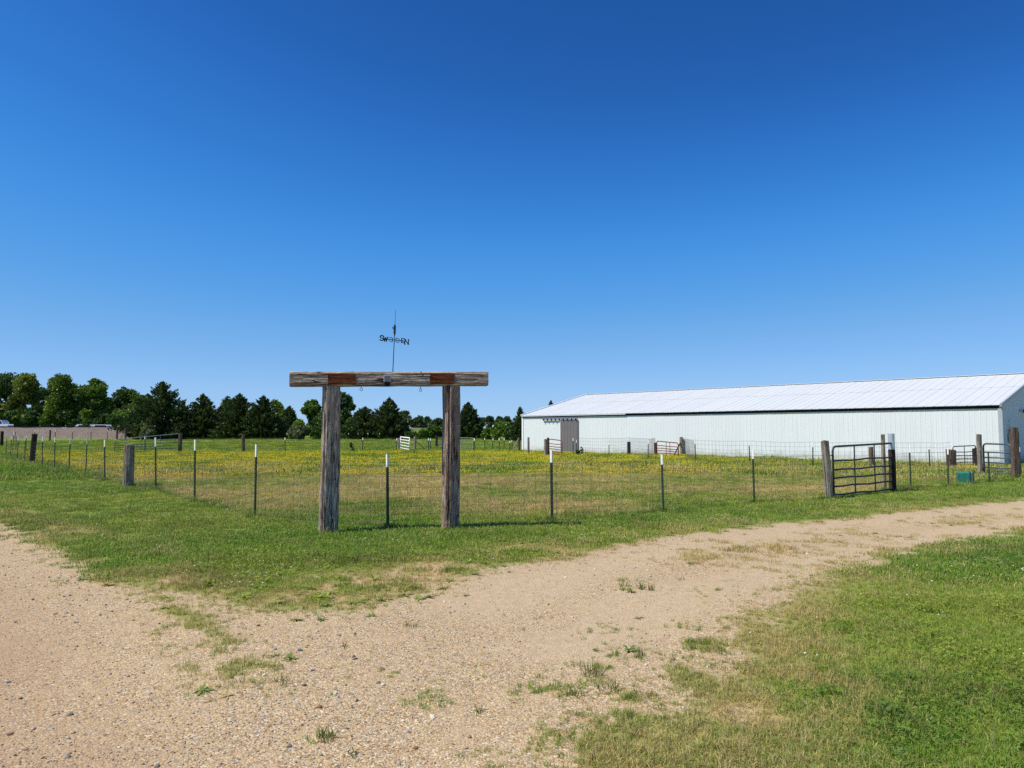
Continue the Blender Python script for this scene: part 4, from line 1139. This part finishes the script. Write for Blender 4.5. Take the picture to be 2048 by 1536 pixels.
# ------------------------------------------------------------------ green tub
tb = G(1931, 967)
tub = empty('plastic_tub', (tb.x, tb.y, gz(tb)), -.42); tub.scale = (.74, .9, 1.08); tag(tub, 'green plastic storage tub lying on its side in the grass', 'tub')
tm = plain('green_plastic', (.018, .16, .115), .45, 0, .15, 5); td = plain('dark_green_plastic', (.02, .055, .06), .5, 0, .15, 5)
def taperbox(x0, x1, w0, w1, h0, h1):
    # box along x whose section grows from (w0,h0) to (w1,h1), rounded corners
    vs = []; fs = []; n = 24
    for x, w, h in ((x0, w0 * .92, h0 * .92), (x0 + .015, w0, h0), (x1, w1, h1)):
        for k in range(n):
            a = 2 * math.pi * (k + .5) / n; c, s = math.cos(a), math.sin(a); m = max(abs(c), abs(s)) ** .97
            vs.append((x, w / 2 * c / m, h / 2 * s / m))
    for i in range(2):
        for k in range(n): fs.append((i * n + k, i * n + (k + 1) % n, (i + 1) * n + (k + 1) % n, (i + 1) * n + k))
    fs.append(tuple(range(n))); fs.append(tuple(2 * n + k for k in range(n)))
    return MB().add(vs, fs)
zc = .17
taperbox(-.29, .12, .36, .42, .29, .335).build('body', tm, tub, loc=(0, 0, zc))
taperbox(.125, .19, .42, .42, .335, .335).build('rim', td, tub, loc=(0, 0, zc))
taperbox(.195, .205, .44, .44, .35, .35).build('rim_flange', plain('grey_rim', (.25, .30, .32), .5), tub, loc=(0, 0, zc))
taperbox(.207, .28, .42, .42, .33, .33).build('lid', td, tub, loc=(0, 0, zc))
MB().box((-.25, -.172, .18), (.035, .02, .045)).build('handle_hole', M['black'], tub)

# ------------------------------------------------------------------ vehicles behind the railway
def vehicle(p, rz, L, Hh, label, van=False):
    c = empty('parked_vehicle', p, rz); tag(c, label, 'vehicle')
    wh = plain('white_car_paint', (.78, .79, .80), .3, 0, .03); gl = plain('dark_glass', (.03, .04, .05), .1)
    prof = [(0, .35), (L, .35), (L, .95), (L * .97, 1.05), (L * .80, 1.1), (L * .70, Hh), (L * (.03 if van else .18), Hh), (0.0, 1.05 if not van else Hh * .9)]
    vs = [(x, y, z) for y in (-.9, .9) for x, z in prof]; n = len(prof)
    MB().add(vs, [tuple(range(n)), tuple(range(n, 2 * n))[::-1]] + [(k, (k + 1) % n, n + (k + 1) % n, n + k) for k in range(n)]).build('body', wh, c)
    for s in (-1, 1):
        MB().add([(L * .22, s * .905, 1.12), (L * .76, s * .905, 1.12), (L * .69, s * .905, Hh - .12), (L * .25, s * .905, Hh - .12)], [(0, 1, 2, 3)]).build('side_window', gl, c)
    for x in (.2 * L, .8 * L):
        for s in (-1, 1):
            MB().tube([(x, s * .72, .34), (x, s * .92, .34)], .34, 14).build('wheel', M['black'], c)
p = A(-24, 850, 146.5); vehicle((p.x, p.y, 1.9), 0, 4.6, 1.9, 'white van at the left picture edge behind the railway bank', True)
p = A(152, 850, 147); vehicle((p.x, p.y, 1.2), 0, 2.6 + 1.6, 1.75, 'white car under the trees behind the railway bank, left of the two')
p = A(183, 850, 147); vehicle((p.x, p.y, 1.2), 0, 4.9, 1.7, 'white car under the trees behind the railway bank, right of the two')

# ------------------------------------------------------------------ trees
LEAF = {}
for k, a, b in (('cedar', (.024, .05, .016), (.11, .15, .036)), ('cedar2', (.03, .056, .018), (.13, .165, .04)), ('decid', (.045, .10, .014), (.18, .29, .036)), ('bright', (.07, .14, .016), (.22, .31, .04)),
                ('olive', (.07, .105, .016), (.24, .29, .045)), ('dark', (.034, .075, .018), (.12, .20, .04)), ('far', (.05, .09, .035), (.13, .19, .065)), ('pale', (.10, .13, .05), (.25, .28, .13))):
    LEAF[k] = leaf_mat('foliage_' + k, a, b, .22)

def leaf_cloud(C, size, outward=None, stretch=1.6, up=.3):
    """two crossing leaf faces at every centre"""
    n = len(C)
    d = RNG.normal(size=(n, 3))
    if outward is not None: d = d * .55 + outward * 1.1
    d[:, 2] += up
    d /= np.linalg.norm(d, axis=1)[:, None]
    s = RNG.normal(size=(n, 3)); s -= d * np.sum(s * d, 1)[:, None]; s /= np.linalg.norm(s, axis=1)[:, None]
    sz = size * RNG.uniform(.6, 1.35, n)[:, None]
    a = d * sz * stretch * .5; b = s * sz * .5
    return np.stack([C - a, C + b * .9 - a * .1, C + a, C - b * .9 - a * .1], 1)

def crown_decid(W_, H_, z0, n_lobe, n_leaf, leaf):
    V = []; T = []
    lobes = []
    for k in range(n_lobe):
        zz = RNG.random() ** .85
        prof = math.sqrt(max(0.05, 1 - (2 * zz - .85) ** 2 / 1.45))
        a = RNG.uniform(0, 6.283); rr = W_ / 2 * prof * RNG.uniform(.25, .78)
        lobes.append((np.array((rr * math.cos(a), rr * math.sin(a), z0 + (H_ - z0) * (.10 + .80 * zz))), W_ * RNG.uniform(.12, .23), RNG.uniform(.0, 1.0)))
    lobes.append((np.array((RNG.uniform(-.1, .1) * W_, 0, H_ - W_ * .14)), W_ * .17, .6))
    tot = sum(l[1] ** 2 for l in lobes)
    for c, r, tn in lobes:
        n = int(n_leaf * r * r / tot)
        d = RNG.normal(size=(n, 3)); d /= np.linalg.norm(d, axis=1)[:, None]
        rad = r * RNG.random(n) ** .28 * (1 + .25 * np.sin(d[:, 0] * 7 + c[0]) * np.sin(d[:, 2] * 6 + c[1]))
        C = c + d * rad[:, None] * np.array((1, 1, .85))
        V.append(leaf_cloud(C, leaf, d, 1.3, .1)); T.append(np.clip(tn + RNG.normal(0, .22, n), 0, 1))
    return np.concatenate(V), np.concatenate(T)

def crown_cedar(W_, H_, n_leaf, leaf, seed):
    V = []; T = []
    nb = 330
    ph = RNG.uniform(0, 6.28, 4)
    for k in range(nb):
        z = (k + RNG.random()) / nb
        a = RNG.uniform(0, 6.283)
        prof = (1 - z) ** .80 * (.62 + .38 * min(1, z / .16))
        R = W_ / 2 * 1.18 * prof * (1 + .13 * math.sin(2 * a + ph[0]) + .12 * math.sin(3 * a + ph[1] + 6 * z) + RNG.normal(0, .12))
        if RNG.random() < .14: R *= 1.15
        L = max(.05 * W_ * (1.1 - z), R)
        n = max(8, int(n_leaf / nb * (.25 + 1.5 * (1 - z))))
        u = RNG.random(n) ** .6
        rise = .30 + .75 * z
        dirv = np.array((math.cos(a), math.sin(a), rise))
        c0 = np.array((0, 0, max(.05, H_ * (.02 + .96 * z) - .55 * rise * L)))
        C = c0 + dirv * (L * u)[:, None] + RNG.normal(0, 1, (n, 3)) * (.085 * L * (1.15 - 1.0 * u) + .035)[:, None]
        C[:, 2] -= .22 * L * u ** 2 * (1 - z)
        C[:, 2] = np.maximum(C[:, 2], .05)
        od = np.repeat(dirv[None], n, 0)
        V.append(leaf_cloud(C, leaf * (1.1 - .45 * z), od, 2.0, .35)); T.append(np.clip(RNG.uniform(.05, .8) + RNG.normal(0, .2, n), 0, 1))
    n = 60
    zz = RNG.uniform(.86, 1.0, n)
    C = np.stack([RNG.normal(0, 1, n) * .05 * (1.15 - zz) * W_ * .8, RNG.normal(0, 1, n) * .05 * (1.15 - zz) * W_ * .8, H_ * zz], -1)
    V.append(leaf_cloud(C, leaf * .7, np.repeat(np.array([[0, 0, 1.]]), n, 0), 2.4, .6)); T.append(np.full(n, .45))
    return np.concatenate(V), np.concatenate(T)

def tree(name, kind, px, top, wpx, Y, foliage, label, group=None, n_leaf=5200, leaf=None, trunk=.22, lobes=26, cat='tree'):
    b = A(px, 870, Y); z0 = gz((b.x, Y))
    H_ = A(px, top, Y).z - z0; W_ = wpx / FPX * Y
    tr = empty(name, (b.x, Y, z0 - .03)); tag(tr, label, cat, group)
    leaf = leaf or max(.13, .0024 * Y * (.9 if kind == 'cedar' else 1))
    if n_leaf > 2000: n_leaf = int(n_leaf * 1.8)
    if kind == 'cedar': V, T = crown_cedar(W_, H_, n_leaf, leaf, px)
    else: V, T = crown_decid(W_, H_, H_ * (trunk if kind == 'decid' else .0), lobes, n_leaf, leaf)
    if kind == 'bush': V[:, :, 2] = np.maximum(V[:, :, 2], .02)
    me = quads_mesh('crown', V, 4, T); link('crown', me, LEAF[foliage], tr)
    r = max(.05, H_ * .022)
    mb = MB().tube([(0, 0, -.1), (.05 * r, 0, H_ * .3), (.1, .05, H_ * .6), (.1, 0, H_ * .85)], [r * 1.25, r, r * .6, r * .2], 8)
    if kind != 'cedar':
        for k in range(5):
            a = k * 1.3 + px; zz = H_ * (.25 + .1 * k)
            mb.tube([(0, 0, zz), (W_ * .15 * math.cos(a), W_ * .15 * math.sin(a), zz + H_ * .12), (W_ * .3 * math.cos(a), W_ * .3 * math.sin(a), zz + H_ * .2)], [r * .5, r * .35, r * .12], 6)
    mb.build('trunk', M['bark'], tr, True)
    return tr

GB = 'broadleaf trees behind the railway'; GC = 'dark cedars along the far pasture edge'; GF = 'far trees along the horizon'
tree('broadleaf_tree', 'decid', 8, 745, 92, 178, 'dark', 'dark broadleaf tree at the left picture edge behind the railway', GB, 6000, lobes=22, trunk=.1)
tree('broadleaf_tree', 'decid', 46, 751, 84, 162, 'olive', 'olive green broadleaf tree, second from the left behind the railway', GB, 7000, lobes=22, trunk=.08)
tree('broadleaf_tree', 'decid', 118, 752, 80, 160, 'bright', 'bright green broadleaf tree, third from the left behind the railway', GB, 7500, lobes=24, trunk=.08)
tree('broadleaf_tree', 'decid', 181, 757, 66, 160, 'decid', 'green broadleaf tree left of the dip in the treetops behind the railway', GB, 6500, lobes=20, trunk=.1)
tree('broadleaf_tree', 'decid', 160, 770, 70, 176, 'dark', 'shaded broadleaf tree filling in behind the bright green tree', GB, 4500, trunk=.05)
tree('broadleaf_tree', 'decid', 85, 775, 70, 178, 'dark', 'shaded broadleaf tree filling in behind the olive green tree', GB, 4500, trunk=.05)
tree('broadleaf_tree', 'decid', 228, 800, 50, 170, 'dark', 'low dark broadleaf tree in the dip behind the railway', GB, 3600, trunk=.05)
tree('broadleaf_tree', 'decid', 252, 781, 76, 166, 'dark', 'round dark broadleaf tree left of the biggest cedar', GB, 6000, lobes=22, trunk=.05)
tree('broadleaf_tree', 'decid', 285, 790, 60, 164, 'decid', 'broadleaf tree half hidden behind the biggest cedar', GB, 3600, trunk=.05)
tree('cedar_tree', 'cedar', 323, 762, 128, 118, 'cedar', 'biggest dark cedar, tallest of the far pasture edge at left', GC, 12000)
tree('cedar_tree', 'cedar', 404, 787, 88, 120, 'cedar2', 'dark cedar just right of the biggest cedar', GC, 8000)
tree('cedar_tree', 'cedar', 478, 787, 86, 119, 'cedar', 'spiky cedar, left of the twin pair left of the gateway', GC, 8000)
tree('cedar_tree', 'cedar', 526, 791, 84, 118, 'cedar', 'spiky cedar, right of the twin pair left of the gateway', GC, 8000)
tree('cedar_tree', 'cedar', 440, 812, 56, 124, 'cedar', 'low dark cedar filling the gap left of the twin cedars', GC, 4500)
tree('cedar_tree', 'cedar', 366, 806, 60, 122, 'cedar', 'low dark cedar tucked beside the biggest cedar', GC, 4500)
tree('broadleaf_tree', 'decid', 462, 798, 60, 150, 'decid', 'green broadleaf crown showing behind the twin cedars at left', GB, 3500, trunk=.05)
tree('broadleaf_tree', 'decid', 552, 799, 44, 140, 'bright', 'bright broadleaf crown showing right of the twin cedars', GB, 3500, trunk=.05)
tree('cedar_tree', 'cedar', 578, 812, 62, 126, 'cedar2', 'small dark cedar left of the left gateway timber', GC, 5000)
tree('broadleaf_tree', 'decid', 560, 822, 60, 150, 'decid', 'low broadleaf tree behind the small cedar', GB, 3000, trunk=.02)
tree('broadleaf_tree', 'decid', 622, 799, 46, 138, 'decid', 'rounded broadleaf tree just left of the left gateway timber', GB, 4500, trunk=.08)
tree('broadleaf_tree', 'decid', 684, 783, 58, 136, 'dark', 'tall broadleaf tree just right of the left gateway timber', GB, 5000, trunk=.1)
tree('broadleaf_tree', 'decid', 650, 822, 70, 130, 'dark', 'dark low broadleaf tree directly behind the left gateway timber', GB, 4200, trunk=.02)
tree('cedar_tree', 'cedar', 730, 813, 78, 120, 'cedar2', 'broad cedar seen through the gateway, left one', GC, 7500)
tree('cedar_tree', 'cedar', 778, 795, 82, 120, 'cedar2', 'taller cedar seen through the gateway beside the solar lamp', GC, 8500)
tree('cedar_tree', 'cedar', 936, 804, 62, 122, 'cedar', 'slim cedar right of the right gateway timber', GC, 7500)
tree('cedar_tree', 'cedar', 1040, 813, 34, 100, 'cedar2', 'cedar peeking out behind the left end of the barn', GC, 4500)
tree('cedar_tree', 'cedar', 1102, 801, 40, 110, 'cedar2', 'cedar tip rising just above the barn roof', GC, 3500)
tree('broadleaf_tree', 'decid', 700, 838, 40, 128, 'bright', 'light green young tree between the gateway cedars', GB, 2600, trunk=.02)

# bushes at the far edge
GBu = 'bushes along the far pasture edge'
for i, (px, top, w_, Y, f, lb) in enumerate([(596, 852, 46, 114, 'pale', 'pale grey-green bush left of the left gateway timber'), (600, 843, 50, 121, 'bright', 'bright green bush behind the pale bush left of the gateway'), (634, 856, 34, 113, 'decid', 'small green bush beside the left gateway timber'),
                                   (868, 852, 44, 118, 'decid', 'green bush left of the right gateway timber'), (846, 862, 38, 116, 'bright', 'low bright bush right of the white gate'), (1000, 847, 56, 110, 'decid', 'rounded green bush left of the barn'), (980, 858, 40, 112, 'bright', 'low bright bush right of the slim cedar'), (1022, 856, 36, 106, 'dark', 'dark bush beside the barn corner cedar'),
                                   (278, 846, 44, 115, 'olive', 'yellow-green bush at the foot of the biggest cedar'), (296, 856, 40, 113, 'pale', 'pale scrub under the biggest cedar'), (690, 856, 40, 117, 'decid', 'green undergrowth below the gateway broadleaf tree'), (904, 858, 40, 114, 'decid', 'green bush behind the right gateway timber'), (820, 866, 26, 118, 'dark', 'dark low bush at the foot of the taller gateway cedar'),
                                   (880, 866, 70, 119, 'dark', 'long dark low hedge bush behind the dark barred gate')]):
    tree('bush', 'bush', px, top, w_, Y, f, lb, GBu, 2600, lobes=10, cat='bush')
tree('bush', 'bush', 704, 884, 10, 54, 'bright', 'lone small green sapling in the pasture seen through the gateway', None, 420, .10, lobes=8, cat='bush')

# far tree line
far = [(812, 822, 30, 232, 'taller far tree just right of the taller gateway cedar'), (838, 836, 36, 250, 'far tree behind the white gate, under the beam'), (856, 833, 30, 262, 'far tree midway between the white gate and the right gateway timber'), (880, 838, 40, 258, 'far tree touching the left side of the right gateway timber'),
       (918, 838, 40, 265, 'far tree touching the right side of the right gateway timber'), (966, 836, 24, 250, 'far tree just right of the slim cedar'), (980, 834, 26, 256, 'second far tree right of the slim cedar'), (1000, 833, 24, 250, 'third far tree right of the slim cedar'),
       (1014, 834, 22, 258, 'fourth far tree right of the slim cedar'), (1034, 840, 28, 262, 'far tree behind the cedar at the barn corner')]
for px, top, w_, Y, lb in far:
    tree('far_tree', 'decid', px, top, w_, Y, 'far', 'hazy ' + lb, GF, 2400, trunk=.02, lobes=14)
for i, (px, top) in enumerate(((20, 822), (62, 826), (100, 822), (138, 824), (176, 822), (214, 820), (246, 822))):
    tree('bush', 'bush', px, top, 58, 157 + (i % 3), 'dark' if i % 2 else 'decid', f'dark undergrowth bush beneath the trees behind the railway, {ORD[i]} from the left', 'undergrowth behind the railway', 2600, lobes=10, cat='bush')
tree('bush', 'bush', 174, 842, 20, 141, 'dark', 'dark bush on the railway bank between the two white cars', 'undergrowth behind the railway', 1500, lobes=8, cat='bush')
# power poles by the far road
for px, top, lb in ((816, 836, 'thin far power pole behind the white gate'), (857, 846, 'thin far power pole left of the right gateway timber'), (972, 843, 'thin far power pole right of the slim cedar')):
    b = A(px, 860, 222); zz = gz((b.x, 222)); hh = A(px, top, 222).z - zz
    po = empty('power_pole', (b.x, 222, zz)); tag(po, lb, 'power pole')
    MB().tube([(0, 0, 0), (0, 0, hh)], [.17, .12], 8).build('pole', M['post_grey'], po)
    MB().box((0, 0, hh - .4), (1.6, .12, .12)).build('crossarm', M['post_grey'], po)

# ------------------------------------------------------------------ rubble and weeds at the barn foot
for i, (px, py, s) in enumerate(((1164, 911, .45), (1172, 911, .35), (1181, 910, .5), (1190, 912, .3), (1201, 911, .35), (1216, 912, .3), (1228, 912, .42), (1240, 913, .28))):
    p = G(px, py)
    me = rock_proto('rock', 2, .6); me.materials.clear()
    o = link('rock', me, plain('pale_rubble', (.45, .40, .34), .9), None, (p.x, p.y, gz(p) + .03), (0, 0, i), (s, s * .7, s * .6))
    tag(o, f'pale rubble stone at the foot of the barn wall, {ORD[i]} from the barn door', 'rock', 'rubble along the barn wall')
tree('bush', 'bush', 1156, 899, 14, 47, 'dark', 'dark weed clump below the close pair of stakes by the barn door', None, 300, .09, lobes=7, cat='weed')
tree('bush', 'bush', 1163, 893, 8, 48, 'pale', 'tall pale weed against the barn wall right of the door', None, 160, .08, lobes=6, cat='weed')

# single weed clumps standing in the gravel
M['weed'] = leaf_mat('weed_leaf', (.07, .10, .02), (.30, .30, .09), .25)
def weed(px, py, n, h, rad, label, w=.006):
    p = G(px, py); me = blades_proto('weed_clump', n, rad, h * .5, h, w, .9); me.materials.clear()
    tn = me.attributes['tint'].data; v = np.zeros(len(tn), np.float32); tn.foreach_get('value', v); tn.foreach_set('value', np.clip((v - .7) * 1.6, 0, 1))
    o = link('weed_clump', me, M['weed'], None, (p.x, p.y, gz(p))); tag(o, label, 'weed', 'weed clumps in the gravel')
for a in [(1182, 1352, 46, .13, .07, 'largest weed clump in the gravel, below the middle of the driveway'), (1280, 1315, 26, .10, .05, 'weed clump in the middle of the driveway gravel, above the largest one'), (650, 1478, 34, .09, .05, 'small grass clump near the bottom edge, left of centre'),
          (562, 1368, 22, .07, .05, 'grass clump in the gravel left of centre'), (822, 1254, 26, .06, .07, 'dark flat grass clump alone in the gravel below the gateway'), (1282, 1180, 22, .11, .04, 'left upright weed of the group in the upper driveway'), (1302, 1182, 18, .11, .03, 'right upright weed of the group in the upper driveway'),
          (1250, 1174, 24, .08, .07, 'broad weed left of the upright pair in the upper driveway'), (1360, 1160, 20, .05, .06, 'small bright green weed in the upper driveway'), (1150, 1395, 24, .10, .05, 'weed clump below the largest one'), (960, 1425, 16, .06, .05, 'small weed clump at the bottom centre of the gravel'),
          (705, 1508, 14, .05, .04, 'tiny grass clump at the bottom edge of the gravel'), (1450, 1112, 36, .05, .16, 'flat dark grass mat on the upper driveway, left one'), (1648, 1080, 36, .05, .18, 'flat dark grass mat on the upper driveway, right one'), (1215, 1385, 30, .11, .08, 'ragged weed clump right of the lowest driveway weeds')]:
    weed(*a)

# ------------------------------------------------------------------ unmown grass left standing round posts and under the wire
feet = [o.location for o in list(COL.objects) if o.parent is None and o.name.split('.')[0] in ('fence_stake', 'wooden_post', 'metal_topped_post') and o.location.y < 45]
feet += [GL, GR]
P = []
for f in feet:
    n = 26 if f.y < 25 else 14
    for k in range(n):
        a = random.uniform(0, 6.283); r = abs(random.gauss(0, .13)) + .03
        P.append((f.x + r * math.cos(a), f.y + r * math.sin(a)))
for line in (LP[:9], [LP[0]] + FP[:4] + [gp1], [gp2] + FP[4:8]):
    for a, b in zip(line[:-1], line[1:]):
        for k in range(int((b - a).length * 7)):
            q = a.lerp(b, random.random()); P.append((q.x + random.gauss(0, .06), q.y + random.gauss(0, .06)))
P = np.array(P); n = len(P)
tall_p = [blades_proto('tall_grass_clump', 18, .05, .06, .20, .006, .6) for _ in range(4)]
sc_ = RNG.uniform(.5, 1.1, n)
dd = (RNG.random(n) < .3).astype(float) * RNG.uniform(.5, 1, n)
scatter('unmown_grass', np.stack([P[:, 0], P[:, 1], hgt(P[:, 0], P[:, 1]) + .01], -1), np.stack([sc_, sc_, sc_], -1), np.stack([RNG.normal(0, .1, n), RNG.normal(0, .1, n), RNG.uniform(0, 6.28, n)], -1),
        (np.array((.13, .235, .03)) * (1 - dd)[:, None] + np.array((.5, .39, .17)) * dd[:, None]) * RNG.uniform(.75, 1.2, n)[:, None], tall_p, 'taller unmown grass along the wire and round the posts')
